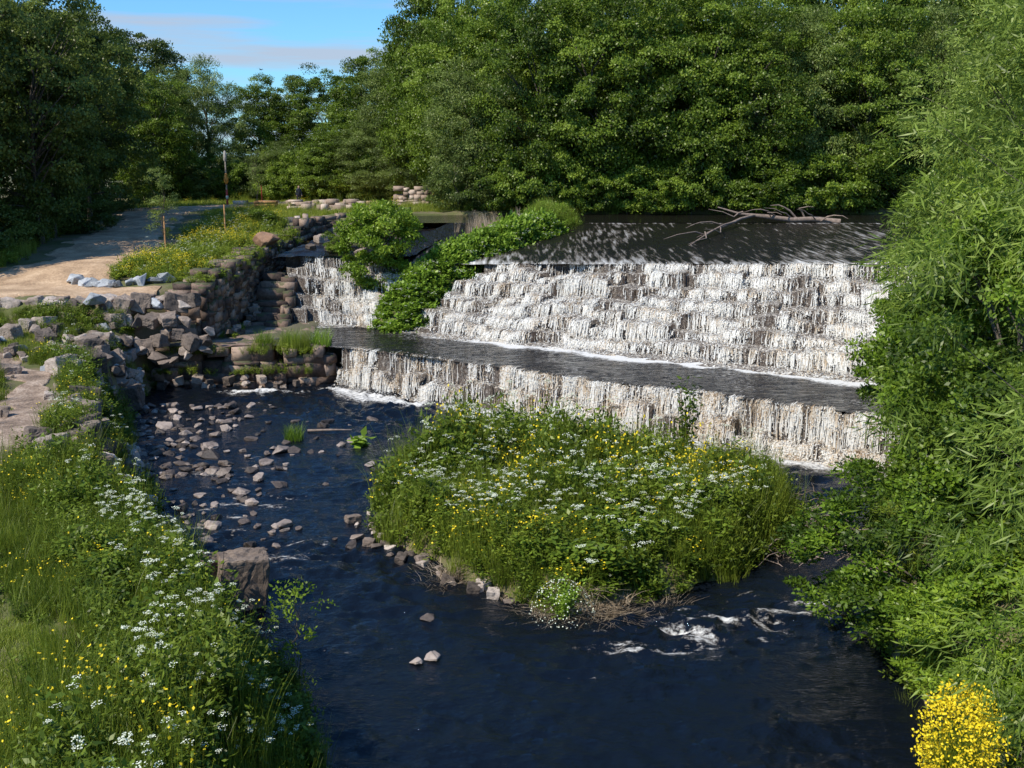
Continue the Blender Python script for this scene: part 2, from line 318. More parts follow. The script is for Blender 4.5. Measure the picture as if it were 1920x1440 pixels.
# ------------------------------------------------------------ cascades
def cascade(name,label,topf,botf,s0,s1,nst,ms,perm,dens=None,wh=.55,amp=1.,white=0.):
    s=np.linspace(s0,s1,ms);Tt=topf(s);Bb=botf(s);edges=[]
    Ltot=np.linalg.norm(Tt[-1,:2]-Tt[0,:2]);u=(s-s0)/(s1-s0)*Ltot;one=np.ones(ms)
    sh=abs(Tt[:,2].mean()-Bb[:,2].mean())/nst
    for k in range(nst+1):
        f=k/nst;L=Tt+(Bb-Tt)*f
        out=nrm((Bb-Tt)*np.array([1,1,0]))
        cuts=np.cumsum(rng.uniform(.6,2.6,int(Ltot/1.2)+4));seg=np.searchsorted(cuts,u).astype(float)
        sr_=hash2(seg,one*k,41)-.5;sr2=hash2(seg,one*k,43)-.5
        jit=amp*(.5*(vnoise(u*.55,one*k*3.1,5)-.5)+.35*(vnoise(u*1.9,one*k*2.3,9)-.5)+.5*sr2+.15*(hash2(np.floor(u/.4+k*.37),one*k,3)-.5))
        if nst<4: jit*=.45
        E=L+out*jit[:,None]
        zj=amp*sh*(.6*(vnoise(u*.5,one*k*1.7,15)-.5)+.35*(vnoise(u*2.1,one*k*5.3,17)-.5)+.85*sr_+.2*(hash2(np.floor(u/.4+k*.37),one*k,6)-.5))
        if k==0: zj*=.12
        if k==nst: zj*=0
        E[:,2]=L[:,2]+zj;edges.append((E,out))
    prof=[]
    for k in range(nst):
        E,out=edges[k];E2,_=edges[k+1]
        prof.append(E);low=E+out*.03;low[:,2]=np.minimum(E2[:,2]+.03,E[:,2]-.03);prof.append(low)
    last=edges[-1][0].copy();last[:,2]-=.25;prof.append(edges[-1][0]);prof.append(last)
    P=np.stack(prof);R=len(prof);i=np.arange(R-1)[:,None]*ms+np.arange(ms-1)[None,:]
    F=np.stack([i,i+ms,i+ms+1,i+1],-1).reshape(-1,4)
    st=obj(name,mk(name,P.reshape(-1,3),F,mats=[M_step]));tag(st,label,"weir")
    g=Geo();along=nrm(Bb[-1:]-Bb[:1])[0]
    for k in range(nst):
        E,out=edges[k];E2,_=edges[k+1]
        N=int(Ltot*perm);idx=rng.uniform(0,ms-1.01,N)
        ss=s0+(s1-s0)*idx/(ms-1);uu=idx/(ms-1)*Ltot
        col=fbm(uu*.8,np.full(N,k*.45),31);fine=vnoise(uu*2.6,np.full(N,k*1.1),8)
        pr=np.clip(3.8*(col-.24),.03,1.3)*(.16+1.5*fine**1.4)
        if dens is not None: pr*=dens(ss,k/nst)
        ok=rng.uniform(0,1,N)<pr;idx=idx[ok];pr=pr[ok];fine=fine[ok];N=len(idx);i0=idx.astype(int);fr=(idx-i0)[:,None]
        e=E[i0]*(1-fr)+E[i0+1]*fr;e2=E2[i0]*(1-fr)+E2[i0+1]*fr;ou=out[i0]
        drop=np.maximum(e[:,2]-e2[:,2],.08);w=rng.uniform(.008,.028,N)*(1+rng.uniform(0,1,N)**6*2.5);v=rng.uniform(.02,.2,N)+.25*np.minimum(pr,1)
        if nst<4: v*=.6
        back=rng.uniform(.0,.6,N)**1.5;st0=np.clip(rng.normal(.02,.25,N),-.1,.7);endq=np.clip(st0+rng.uniform(.25,1.1,N),.2,1.05)
        J=6;V=np.zeros((N,J,2,3));wob=rng.normal(0,.02,(N,J))
        def arc(qe): 
            c=e+ou*(v*np.maximum(qe,0)**.55+.015)[:,None];c[:,2]=e[:,2]+.03-drop*np.maximum(qe,0)**1.3;return c
        for j in range(J):
            qq=(j-1)/(J-2)
            if j==0: c=np.where((st0>.02)[:,None],arc(st0),e-ou*back[:,None]+np.array([0,0,.03]))
            else: c=arc(np.maximum(st0,0)*(1-qq)+endq*qq)
            ww=w*(.6+.9*max(qq,0))
            c=c+along*wob[:,j][:,None]
            V[:,j,0]=c-along*ww[:,None]/2;V[:,j,1]=c+along*ww[:,None]/2
        base=np.arange(N)[:,None]*(J*2)+np.arange(J-1)[None,:]*2
        F=np.stack([base,base+1,base+3,base+2],-1).reshape(-1,4)
        tn=(rng.uniform(-.15,.3,N)+wh+.3*(fine-.5))[:,None]+np.linspace(-.12,.16,J-1)[None,:]
        g.add(V.reshape(-1,3),F,0,np.clip(tn,0,1).ravel())
        def flake(K,qa,qb,sp,l0,l1,t0,t1):
            pk=rng.integers(0,N,K);q=rng.uniform(qa,qb,K)
            c=e[pk]+ou[pk]*(v[pk]*q**.55+.02)[:,None]+rng.normal(0,sp,(K,3));c[:,2]+=.03-drop[pk]*q**1.3
            D=rdir(K)*.8+np.array([0,0,-.6]);Nn=ou[pk]+.7*rdir(K)+np.array([0,0,.3])
            V,F=leafs(c,D,Nn,rng.uniform(l0,l1,K),rng.uniform(l0,l1,K)*.6,0);g.add(V,F,0,np.clip(rng.uniform(t0,t1,K)+wh-.55,0,1))
        nk=max(drop.mean()/.45,1)
        flake(int(N*2.8*nk),0,1.,.045,.025,.10,.35,.95)
        K=int(N*2.8);pk=rng.integers(0,N,K);tr=np.linalg.norm((e2-e)[:,:2],axis=1)[pk]
        t=rng.uniform(0,1,K)**1.35
        c=e[pk]+ou[pk]*(v[pk]+t*np.maximum(tr-v[pk]*.5,.1))[:,None]+along*rng.normal(0,.08,K)[:,None]
        c[:,2]=e2[pk][:,2]+np.abs(rng.normal(0,.10,K))*(1-t)**2+.035
        V,F=leafs(c,rdir(K)*np.array([1,1,.5]),rdir(K)*.8+np.array([0,0,.5]),rng.uniform(.02,.11,K),rng.uniform(.02,.08,K),0)
        g.add(V,F,0,np.clip(rng.uniform(.45,1,K)-.1*t+wh-.55,0,1))
        flake(int(N*.5*nk),0,.95,.10,.012,.03,.7,1.)
    w=obj(name+"_water",gmesh(name+"_water",g,[M_fall]));tag(w,kind="structure")
    return st
def dmain(s,f): return np.clip(1.1-.95*np.exp(-((s-.60)/.025)**2)*(f<.5)-.3*(f<.1),.1,2)
cascade("weir_steps","dark wet stepped stone weir under white rushing water",lambda s:lr(T0,T1,s),lambda s:lr(B0,B1,s),-.03,1.3,7,1000,112,dmain,.52)
L0=np.array([*LT0,1.76]);L1=np.array([*LT1,1.76]);F0=np.array([*LA,-.02]);F1=np.array([*LB,-.02])
cascade("lower_weir_steps","low dark stone weir with cream and white falling water",lambda s:lr(L0,L1,s),lambda s:lr(F0,F1,s),0,1.4,2,700,145,lambda s,f:.95-.5*np.exp(-((s-.52)/.05)**2)-.4*np.exp(-((s-.67)/.04)**2),.38,1.1)
Q0=np.array([-12.6,59.6,5.0]);Q1=np.array([-5.9,58.6,4.6]);R0=np.array([-11.4,55,1.78]);R1=np.array([-5.0,54.4,1.78])
cascade("side_cascade_steps","narrow stepped side cascade beside dark masonry wall",lambda s:lr(Q0,Q1,s),lambda s:lr(R0,R1,s),0,1,6,320,105,lambda s,f:.08+1.0*smooth(.12,.4,s),.50,1.4)
# ------------------------------------------------------------ masonry
FB=np.array([[0,1,3,2],[4,6,7,5],[0,4,5,1],[2,3,7,6],[0,2,6,4],[1,5,7,3]])
def blockwall(name,label,pl,zb,zt,depth,bl=.6,bh=.35,m=M_masonry,jit=.05,cat="stone wall",ruin=.12,rub=.05):
    pl=np.array(pl,float);L=np.concatenate([[0],np.cumsum(np.hypot(*np.diff(pl,axis=0).T))]);g=Geo()
    def at(s):
        x=np.interp(s,L,pl[:,0]);y=np.interp(s,L,pl[:,1]);k=min(max(np.searchsorted(L,s)-1,0),len(pl)-2)
        d=pl[k+1]-pl[k];d=d/np.hypot(*d);return np.array([x,y]),d,np.array([-d[1],d[0]])
    z0b,z0e=zb;z1b,z1e=zt;H=max(z1b-z0b,z1e-z0e);rows=max(1,int(H/bh));top=rows-1
    s=0.
    while s<L[-1]-.05:
        cw=bl*rng.uniform(1.2,3.2);e_=min(s+cw,L[-1]);hs=rng.uniform(.45,1.7,rows);hs=np.concatenate([[0],np.cumsum(hs)/hs.sum()])
        for r in range(rows):
            t=s
            while t<e_-.02:
                l=bl*rng.uniform(.45,1.6);a=t;b=min(t+l,e_)
                if e_-b<.15: b=e_
                t=b
                f=(a+b)/2/L[-1];zl=z0b+(z0e-z0b)*f;zh=z1b+(z1e-z1b)*f;hh=(zh-zl)
                if r==top and rng.random()<ruin*3: continue
                if r==top-1 and top>1 and rng.random()<ruin*.8: continue
                off=rng.normal(0,jit)+(.12*(r/max(rows,1)));dp=depth*(rng.uniform(.45,1) if r>=top-1 else 1)
                hz=rng.normal(0,.06);tilt=rng.normal(0,rub*.7)
                for part_,(d0,d1) in enumerate(((off,dp*.5+off*.3),(dp*.5+off*.3+.03,dp))):
                    V=[]
                    for q_,ss in enumerate((a-.01,b+.01)):
                        p,d,n=at(min(max(ss,0),L[-1]))
                        for dd in (d0,d1):
                            for w_,zz in enumerate((zl+hh*hs[r]-.01,zl+hh*hs[r+1]+.008+(hz if r>=top-1 else 0))):
                                j=rub if (dd==d0 and part_==0) else .01
                                q=p+n*dd;V.append([q[0]+rng.normal(0,j),q[1]+rng.normal(0,j),zz+rng.normal(0,j*.7)+(tilt if q_ else -tilt)*.4])
                    g.add(V,FB,0,rng.uniform(0,1))
        s=e_
    for k in range(len(pl)-1):
        d=pl[k+1]-pl[k];ln=np.hypot(*d);d=d/ln;n=np.array([-d[1],d[0]]);V=[]
        for ss in (0,ln):
            f=(L[k]+ss)/L[-1];zl=z0b+(z0e-z0b)*f;zh=z1b+(z1e-z1b)*f
            for dd in (.3,depth-.05):
                for zz in (zl-.2,zh-min(.9,.4*(zh-zl))):
                    q=pl[k]+d*ss+n*dd;V.append([q[0],q[1],zz])
        g.add(V,FB,0,.1)
    o=obj(name,gmesh(name,g,[m]));return tag(o,label,cat)
blockwall("stone_wall","dark mossy masonry retaining wall beside the cascade",[(-14.3,50.4),(-13.9,55),(-13.5,60),(-13.2,67)],(1.2,4.6),(4.9,5.9),1.9,.55,.33,jit=.07,ruin=.22,rub=.03)
blockwall("stone_wall","dark stone block wall end facing the ledge",[(-17.2,50.2),(-14.5,50.2)],(1.8,1.8),(4.2,4.4),1.6,.8,.5,jit=.08,rub=.04)
blockwall("stone_wall","dark low masonry wall lining the upper channel",[(-13.2,67),(-12.2,71.2),(-8.4,72.8),(-7.0,76)],(5.2,5.8),(6.4,6.9),1.2,.6,.3,jit=.06,rub=.03)
blockwall("stone_ledge","brown layered stone ledge wall above the dark pool",[(-16.6,48.3),(-8.7,48.25),(-8.2,49)],(-.3,-.3),(1.75,1.85),3.2,.8,.42,m=M_masonry,jit=.13,rub=.05)
for k,(x0,y0,z) in enumerate([(-13.4,54.2,2.1),(-13.4,54.8,2.4),(-13.4,55.4,2.7),(-13.3,56.0,3.05),(-13.3,56.6,3.4),(-13.2,57.2,3.75),(-13.2,57.8,4.1)]):
    blockwall("stone_step","dark worn stone step beside the side cascade",[(x0-.3,y0),(x0+1.9-k*.08,y0-.12)],(z-.5,z-.5),(z,z),1.2,1.1,.5,jit=.06,cat="stone step",ruin=0,rub=.03)["group"]="worn stone steps by the cascade"
xs=np.arange(-16.6,-8.6,.2);ys=np.arange(48.4,56,.2);X,Y,F=grid(xs,ys);Z=1.86+.3*(np.floor(fbm(X*.5,Y*.9,6)*6)/6-.4)+.04*fbm(X*3,Y*3,4)
Z=np.where(X>-10.4+.3*np.sin(Y),Z-.35*smooth(-10.4,-9.6,X)*smooth(49,50.5,Y),Z)
tag(obj("rock_slab",mk("rock_slab",np.stack([X,Y,Z],-1).reshape(-1,3),F,mats=[M_slab],T=np.full(len(F),.65))),"flat worn brown rock slab beside the falls","rock slab")
for lb,pl,zb,zt in [("long low wall of stacked pale stone",[(-20.5,93),(-13,93)],(6,6),(6.55,6.55)),
  ("pale stacked stone seating wall in two tiers",[(-18.3,88),(-12,88)],(5.9,5.9),(6.9,6.9)),
  ("broad pale stacked stone wall near the river",[(-16.5,84.5),(-10.6,84.5)],(5.9,5.9),(6.6,6.6)),
  ("square pale stone block platform",[(-9.9,90),(-6.9,90)],(6.2,6.2),(7.9,7.9)),
  ("thin line of pale kerb stones",[(-25,97),(-19,97)],(6,6),(6.4,6.4)),
  ("grey flat stone kerb beside the channel",[(-16.4,75),(-11,76)],(5.8,5.8),(6.2,6.3))]:
    blockwall("stone_wall",lb,pl,zb,zt,1.6,.7,.3,M_pale,.05,rub=.03)
# ------------------------------------------------------------ rocks
import bmesh
def rockmesh(seed,m,flat=1.,npt=16,cube=False):
    r=random.Random(seed);bm=bmesh.new()
    if cube:
        for sx_ in (-1,1):
            for sy_ in (-1,1):
                for sz_ in (-1,1):
                    for k in range(2): bm.verts.new((sx_*r.uniform(.30,.46),sy_*r.uniform(.30,.46),sz_*r.uniform(.30,.44)))
    else:
        for i in range(npt):
            v=Vector((r.gauss(0,1),r.gauss(0,1),r.gauss(0,1))).normalized()*r.uniform(.42,.56);bm.verts.new((v.x,v.y,v.z*.78*flat))
    bmesh.ops.convex_hull(bm,input=bm.verts[:])
    for v in [v for v in bm.verts if not v.link_faces]: bm.verts.remove(v)
    bmesh.ops.bevel(bm,geom=bm.edges[:],offset=.02,segments=1,affect='EDGES')
    bmesh.ops.triangulate(bm,faces=bm.faces[:])
    for it in range(2 if cube else 1):
        bmesh.ops.subdivide_edges(bm,edges=[e for e in bm.edges if e.calc_length()>.12],cuts=2,use_grid_fill=True)
    from mathutils import noise as mn
    for v in bm.verts:
        p=v.co*3+Vector((seed*3.1,0,0));v.co+=v.co.normalized()*(.06*mn.noise(p)+.03*mn.noise(p*3)+(.02*mn.noise(p*7) if cube else 0))
    me=bpy.data.meshes.new("rock_shape");bm.to_mesh(me);bm.free();me.materials.append(m);return me
RV=[rockmesh(i,M_rock,.8) for i in range(8)];BV=[rockmesh(20+i,M_boul,1.,12) for i in range(5)]+[rockmesh(30+i,M_boul,1.,12,True) for i in range(4)]
M_lr=stonemat("blue_grey_rock",(.10,.105,.11),(.28,.29,.30),(.55,.55,.55),1.2)
GV=[rockmesh(40+i,M_lr,1.,12) for i in range(4)]
M_or=stonemat("ochre_rock",(.10,.05,.03),(.26,.14,.08),(.40,.24,.15),1.5)
def rock(nm,me,x,y,z,sz,label,group,cat="rock"):
    o=obj(nm,me,(x,y,z));o.rotation_euler=(random.uniform(-.25,.25),random.uniform(-.25,.25),random.uniform(0,6.28))
    o.scale=(sz*random.uniform(.85,1.3),sz*random.uniform(.8,1.1),sz*random.uniform(.7,1.05));return tag(o,label,cat,group)
R=random.Random(3)
cnt=0
while cnt<290:
    y=27+17.5*R.random()**.8;x=R.uniform(-15.5,-3.5)
    if poly_sd(x,y,WET)>-.05 or poly_sd(x,y,ISL)<.3: continue
    lx=np.interp(y,[25,28.7,33.7,40,46],[-7.6,-10.2,-12.2,-15,-16.3]);dd=x-lx
    if R.random()>math.exp(-max(dd-1.0,0)/2.8)*(1 if vnoise(np.array(x*.7),np.array(y*.7),8)>.35 else .3): continue
    sz=R.choice([.16,.18,.2,.22,.25,.28,.32,.38,.46,.58])*(1.15 if y>33 else 1.)
    rock("river_rock",R.choice(RV),x,y,.02+.03*sz,sz,"small brown wet rock poking out of shallow water","rocks scattered in the shallows");cnt+=1
for x,y,s in [(-1.95,22.9,.35),(-1.7,21.0,.42),(-2.0,20.8,.3),(-7.4,41.5,.6),(-6.3,38,.4),(-9.9,35.5,.7),(-4.4,27.7,.4)]:
    rock("river_rock",R.choice(RV),x,y,.04,s,"wet dark rock breaking the river surface","rocks scattered in the shallows")
for i in range(34):
    t=i/33;x=np.interp(t,[0,.35,.7,1],[-4.5,-3.9,-1.8,.0])+R.uniform(-.3,.5);y=np.interp(t,[0,.35,.7,1],[29.8,27.4,25.2,24])+R.uniform(-.2,.5)
    rock("island_stone",R.choice(BV),x,y,.04,R.uniform(.2,.45),"rounded stone at the island's edge","stones along the island edge")
for i in range(130):
    t=R.random()**.8;x=np.interp(t,[0,.2,.45,.7,1],[-8,-10,-12.1,-14.9,-16.4])-R.uniform(-.6,2.4);y=np.interp(t,[0,.2,.45,.7,1],[25.5,28.7,33.7,40,46.5])+R.uniform(-.3,.3)
    rock("bank_rock",R.choice(BV),x,y,h1(x,y)+.17,R.uniform(.3,1.2),"angular grey brown rock at the water's edge","rocks lining the river bank")
for i in range(60):
    x=R.uniform(-21.5,-15.6);y=R.uniform(42.5,47.6)
    rock("slope_rock",R.choice(BV+GV[:1]),x,y,h1(x,y)+.15,R.uniform(.35,1.0),"grey brown rock half sunk in the stony slope","rocks scattered over the stony slope")
for i in range(40):
    k=R.choice(range(1,5));f=R.random();x=GP[k][0]*(1-f)+GP[k+1][0]*f+R.choice([-1,1])*R.uniform(.6,1.8);y=GP[k][1]*(1-f)+GP[k+1][1]*f
    rock("path_side_rock",R.choice(BV+GV),x,y,h1(x,y)+.1,R.uniform(.2,.9),"grey brown rock beside the gravel path","rocks beside the gravel path")
me=rockmesh(77,M_bould,1.,12,True);o=obj("boulder",me,(-6.45,23.9,.4));o.scale=(1.35,1.3,2.1);o.rotation_euler=(.05,.08,.35);tag(o,"large angular brown boulder standing in the river margin","boulder")
me=rockmesh(78,M_boul,1.,12,True);o=obj("boulder",me,(-7.35,24.0,.4));o.scale=(1.2,1.1,1.6);o.rotation_euler=(0,-.12,.9);tag(o,"squat pale boulder leaning against a larger one","boulder")
for i in range(30):
    x=-24.5+i*.33+R.uniform(-.1,.1);y=48.4+.03*i+R.uniform(-.2,.2)
    rock("boulder",R.choice(BV+GV[:1]),x,y,3.75+R.uniform(-.1,.1),R.uniform(.75,1.05),"rough grey and brown boulder edging the dirt path","boulders retaining the path")
for i in range(26):
    x=-24+i*.36+R.uniform(-.1,.1);y=47.6+.03*i+R.uniform(-.2,.2)
    rock("boulder",R.choice(BV),x,y,3.1+R.uniform(-.15,.1),R.uniform(.7,1.0),"rough grey and brown boulder edging the dirt path","boulders retaining the path")
rock("boulder",GV[0],-19.0,48.2,4.05,1.1,"pale bluish white boulder among darker ones","boulders retaining the path")
for i in range(34):
    x=-19+i*.16+R.uniform(-.2,.2);y=R.uniform(46.9,48.3)
    rock("bank_rock",R.choice(BV),x,y,1.5+.9*(y-46.9)*.6+R.uniform(-.3,.5),R.uniform(.5,.9),"brown tumbled rock below the path boulders","rocks below the path")
for i in range(13):
    a=i/12;x=-22.0+a*4.6;y=53.4+.9*math.sin(a*3)*-1+R.uniform(-.2,.2)
    rock("kerb_boulder",R.choice(GV),x,y,h1(x,y)+.18,R.uniform(.6,1.1),"blue grey boulder ringing the planted mound","boulders around the planted mound",)
DVr=[rockmesh(60+i,M_bould,1.,12,True) for i in range(4)]
for i in range(22):
    t=R.random();x=-12.8+t*3+R.uniform(0,4.5);y=59.8+t*10
    rock("channel_rock",R.choice(DVr),x,y,5.0+t*1.0,R.uniform(.4,.9),"dark wet rock in the side channel","rocks in the side channel")
for i in range(18):
    x=R.uniform(-16.2,-9);y=R.uniform(47.7,48.2);rock("fallen_block",R.choice(DVr+BV[:2]),x,y,R.uniform(-.1,.5),R.uniform(.3,.6),"fallen angular brown block against the stone ledge","fallen blocks along the ledge")
for i in range(12):
    y=R.uniform(50.6,56);x=-13.9+.08*(y-50)+R.uniform(-.1,.35);rock("fallen_block",R.choice(DVr),x,y,R.uniform(1.9,2.2)+max(0,y-54)*.4,R.uniform(.25,.5),"fallen angular brown block at the foot of the wall","fallen blocks along the wall")
me=rockmesh(90,M_or);o=obj("boulder",me,(-13.9,60.6,5.75));o.scale=(1.5,1.3,1.6);tag(o,"rounded rusty brown boulder on top of the wall","boulder")
# ------------------------------------------------------------ embankment between cascades
RG=np.array([(-6.0,53.9,1.5),(-5.4,55.3,3.5),(-4.0,58,4.9),(-1.4,61.5,5.9),(1.6,66,6.5),(3.0,69.2,6.6),(2,74,6.4)])
sr=np.concatenate([[0],np.cumsum(np.hypot(*np.diff(RG[:,:2],axis=0).T))])
def embank(x,y):
    best=np.full(x.shape,-9.)
    for t in np.linspace(0,sr[-1],80):
        rx=np.interp(t,sr,RG[:,0]);ry=np.interp(t,sr,RG[:,1]);rz=np.interp(t,sr,RG[:,2]);d=np.hypot(x-rx,y-ry)
        best=np.maximum(best,rz-(d/1.3)**2*.9)
    return best
xs=np.arange(-9,6,.25);ys=np.arange(52,76,.25);X,Y,F=grid(xs,ys);Z=embank(X,Y)
kp=(Z.ravel()[F]>.8).any(1);tag(obj("earth_embankment",mk("earth_embankment",np.stack([X,Y,np.maximum(Z,.2)],-1).reshape(-1,3),F[kp],mats=[M_ground],smooth_=True)),kind="structure")
# ------------------------------------------------------------ plants: templates
def T_herb(seed,h,n,L,W,spread,mat_=0,up=.4,stems=False):
    r=np.random.default_rng(seed);g=Geo();ns=9
    an=r.uniform(0,6.28,ns);tip=np.stack([np.cos(an)*spread*r.uniform(.2,1,ns),np.sin(an)*spread*r.uniform(.2,1,ns),h*r.uniform(.6,1,ns)],1)
    k=r.integers(0,ns,n);f=r.uniform(.12,1,n)**.8;P=tip[k]*np.stack([f**1.4,f**1.4,f],1)+r.normal(0,.05*h+.02,(n,3));P[:,2]=np.abs(P[:,2])
    D=rdir(n,r);D[:,2]=D[:,2]*.5+up*.6;N=rdir(n,r)*.6+np.array([0,0,1]);
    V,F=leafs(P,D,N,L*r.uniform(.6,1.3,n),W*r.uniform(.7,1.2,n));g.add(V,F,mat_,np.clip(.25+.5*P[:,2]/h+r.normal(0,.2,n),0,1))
    if stems:
        for t in tip: tube(g,[(0,0,-.1),t*np.array([.35,.35,.5]),t],[.014,.01,.004],4,mat_,.4)
    return g
def blades(g,r,n,h,spread,w,mat_,lean=.4,tn=(.2,.9),base=(0,0,0)):
    an=r.uniform(0,6.28,n);b=np.stack([np.cos(an),np.sin(an),0*an],1)*(spread*np.sqrt(r.uniform(0,1,n)))[:,None]+np.array(base)
    d=rdir(n,r)*np.array([1,1,0])*r.uniform(.1,1,n)[:,None]*lean;hh=h*r.uniform(.5,1.1,n)
    sd=nrm(np.cross(rdir(n,r),np.array([0,0,1.])))*w/2
    V=np.zeros((n,4,2,3))
    for j,q in enumerate((0,.4,.75,1)):
        c=b+d*(hh*q*q)[:,None];c[:,2]+=hh*(q-.25*lean*q*q)
        V[:,j,0]=c-sd*(1-q*.85);V[:,j,1]=c+sd*(1-q*.85)
    bs=np.arange(n)[:,None]*8+np.arange(3)[None,:]*2;F=np.stack([bs,bs+1,bs+3,bs+2],-1).reshape(-1,4)
    g.add(V.reshape(-1,3),F,mat_,np.repeat(r.uniform(*tn,n),3))
def T_grass(seed,n,h,spread,w=.012,mat_=1,lean=.4):
    g=Geo();blades(g,np.random.default_rng(seed),n,h,spread,w,mat_,lean);return g
def T_umbel(seed,nh,h,rad=.07,mat_=2,nf=20,sz=.022):
    r=np.random.default_rng(seed);g=Geo()
    for i in range(nh):
        a=r.uniform(0,6.28);rr=r.uniform(.05,.35);top=np.array([math.cos(a)*rr,math.sin(a)*rr,h*r.uniform(.7,1.1)])
        s=nrm(np.cross(top,[0.3,.5,.1]))*.006;V=np.array([-s,s,top+s*.6,top-s*.6]);g.add(V,[[0,1,2,3]],1,.5)
        for q in range(r.integers(1,3)):
            c=top+np.array([*r.normal(0,.09,2),r.normal(0,.03)]) if q else top
            R0=rad*r.uniform(.6,1.2);u=np.sqrt(r.uniform(0,1,nf))*R0;b=r.uniform(0,6.28,nf)
            P=np.stack([c[0]+np.cos(b)*u,c[1]+np.sin(b)*u,c[2]-u*u/R0*.3+r.normal(0,.006,nf)],1)
            V,F=leafs(P,rdir(nf,r)*np.array([1,1,.25]),rdir(nf,r)*.35+np.array([0,0,1]),sz,sz,0);g.add(V,F,mat_,.5)
    n=30;P=np.stack([r.normal(0,.16,n),r.normal(0,.16,n),r.uniform(.05,h*.75,n)],1)
    V,F=leafs(P,rdir(n,r)+np.array([0,0,.3]),rdir(n,r)+np.array([0,0,1]),.12,.06);g.add(V,F,0,r.uniform(.2,.8,n));return g
def T_butter(seed,nh,h,sz=.04,mat_=3,nf=2):
    r=np.random.default_rng(seed);g=Geo()
    for i in range(nh):
        a=r.uniform(0,6.28);rr=r.uniform(.05,.35);top=np.array([math.cos(a)*rr,math.sin(a)*rr,h*r.uniform(.6,1.1)])
        s=nrm(np.cross(top,[0.3,.5,.1]))*.005;g.add(np.array([-s,s,top+s*.6,top-s*.6]),[[0,1,2,3]],1,.6)
        P=top+r.normal(0,.012,(nf,3));V,F=leafs(P,rdir(nf,r),rdir(nf,r)*.7+np.array([0,0,1]),sz,sz,0);g.add(V,F,mat_,.5)
    return g
def T_straw(seed,n=60,h=.65):
    g=Geo();blades(g,np.random.default_rng(seed),n,h,.2,.016,4,1.5);return g
def T_ragwort(seed):
    r=np.random.default_rng(seed);g=Geo()
    n=45;P=np.stack([r.normal(0,.16,n),r.normal(0,.16,n),.5+r.normal(0,.12,n)],1)
    V,F=leafs(P,rdir(n,r),rdir(n,r)+np.array([0,0,1]),.034,.034,0);g.add(V,F,3,.5)
    h=T_herb(seed,.55,70,.1,.04,.2);V,F,M_,T_=h.arr();g.add(V,F,M_,T_);return g
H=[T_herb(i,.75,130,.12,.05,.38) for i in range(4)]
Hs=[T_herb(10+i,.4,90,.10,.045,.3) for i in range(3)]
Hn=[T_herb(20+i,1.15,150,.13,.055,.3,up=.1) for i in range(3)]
Hd=[T_herb(25+i,.9,120,.16,.10,.35,4,up=.1) for i in range(3)]
G_=[T_grass(30+i,60,.85,.25) for i in range(3)];Gs=[T_grass(40+i,50,.16,.22,.012,1,.8) for i in range(3)]
Gt=[T_grass(45+i,34,1.35,.25,.014,1,.5) for i in range(3)]
U=[T_umbel(50+i,4,1.05) for i in range(5)];Bt=[T_butter(60+i,6,.8) for i in range(4)];St=[T_straw(70+i) for i in range(3)];Rg=[T_ragwort(80+i) for i in range(3)]
VM=[M_herb,M_grass,M_white,M_yellow,M_straw];VD=[M_herb,M_grass,M_white,M_yellow,M_alderd]
def scatter(name,items,mats=VM,kind="stuff",surf=None,patch=.75,hf=None):
    out=Geo()
    for tps,x,y,sc,dz in items:
        x=np.asarray(x);y=np.asarray(y);z=(surf or hterr)(x,y)+dz;ch=rng.integers(0,len(tps),len(x))
        pf=1+patch*(fbm(x*.55,y*.55,77)*1.14-.5)*1.6
        if hf is not None: pf=pf*hf(x,y)
        for k,tp in enumerate(tps):
            V,F,Mm,Tt=tp.arr();ii=np.where(ch==k)[0];K=len(ii)
            if K==0: continue
            a=rng.uniform(0,6.28,K);s=rng.uniform(*sc,K);ca,sa=np.cos(a)*s,np.sin(a)*s
            lx=rng.normal(0,.12,K);ly=rng.normal(0,.12,K);hs=s*rng.uniform(.75,1.25,K)*pf[ii]
            W=np.empty((K,len(V),3));W[...,0]=V[:,0]*ca[:,None]-V[:,1]*sa[:,None]+V[:,2]*lx[:,None]+x[ii][:,None]
            W[...,1]=V[:,0]*sa[:,None]+V[:,1]*ca[:,None]+V[:,2]*ly[:,None]+y[ii][:,None];W[...,2]=V[:,2]*hs[:,None]+z[ii][:,None]
            FF=(F[None]+np.arange(K)[:,None,None]*len(V)).reshape(-1,4)
            tt=np.clip(Tt[None,:]+rng.normal(0,.14,K)[:,None],0,1).ravel()
            out.add(W.reshape(-1,3),FF,np.tile(Mm,K),tt)
    o=obj(name,gmesh(name,out,mats));tag(o,kind=kind);return o
def inpoly(n,poly,m=0.,cond=None):
    p=np.array(poly);x=rng.uniform(p[:,0].min(),p[:,0].max(),n);y=rng.uniform(p[:,1].min(),p[:,1].max(),n)
    k=poly_sd(x,y,poly)<-m
    if cond is not None: k&=cond(x,y)
    return x[k],y[k]
def dens_noise(sc,th,seed): return lambda x,y: fbm(x*sc,y*sc,seed)>th
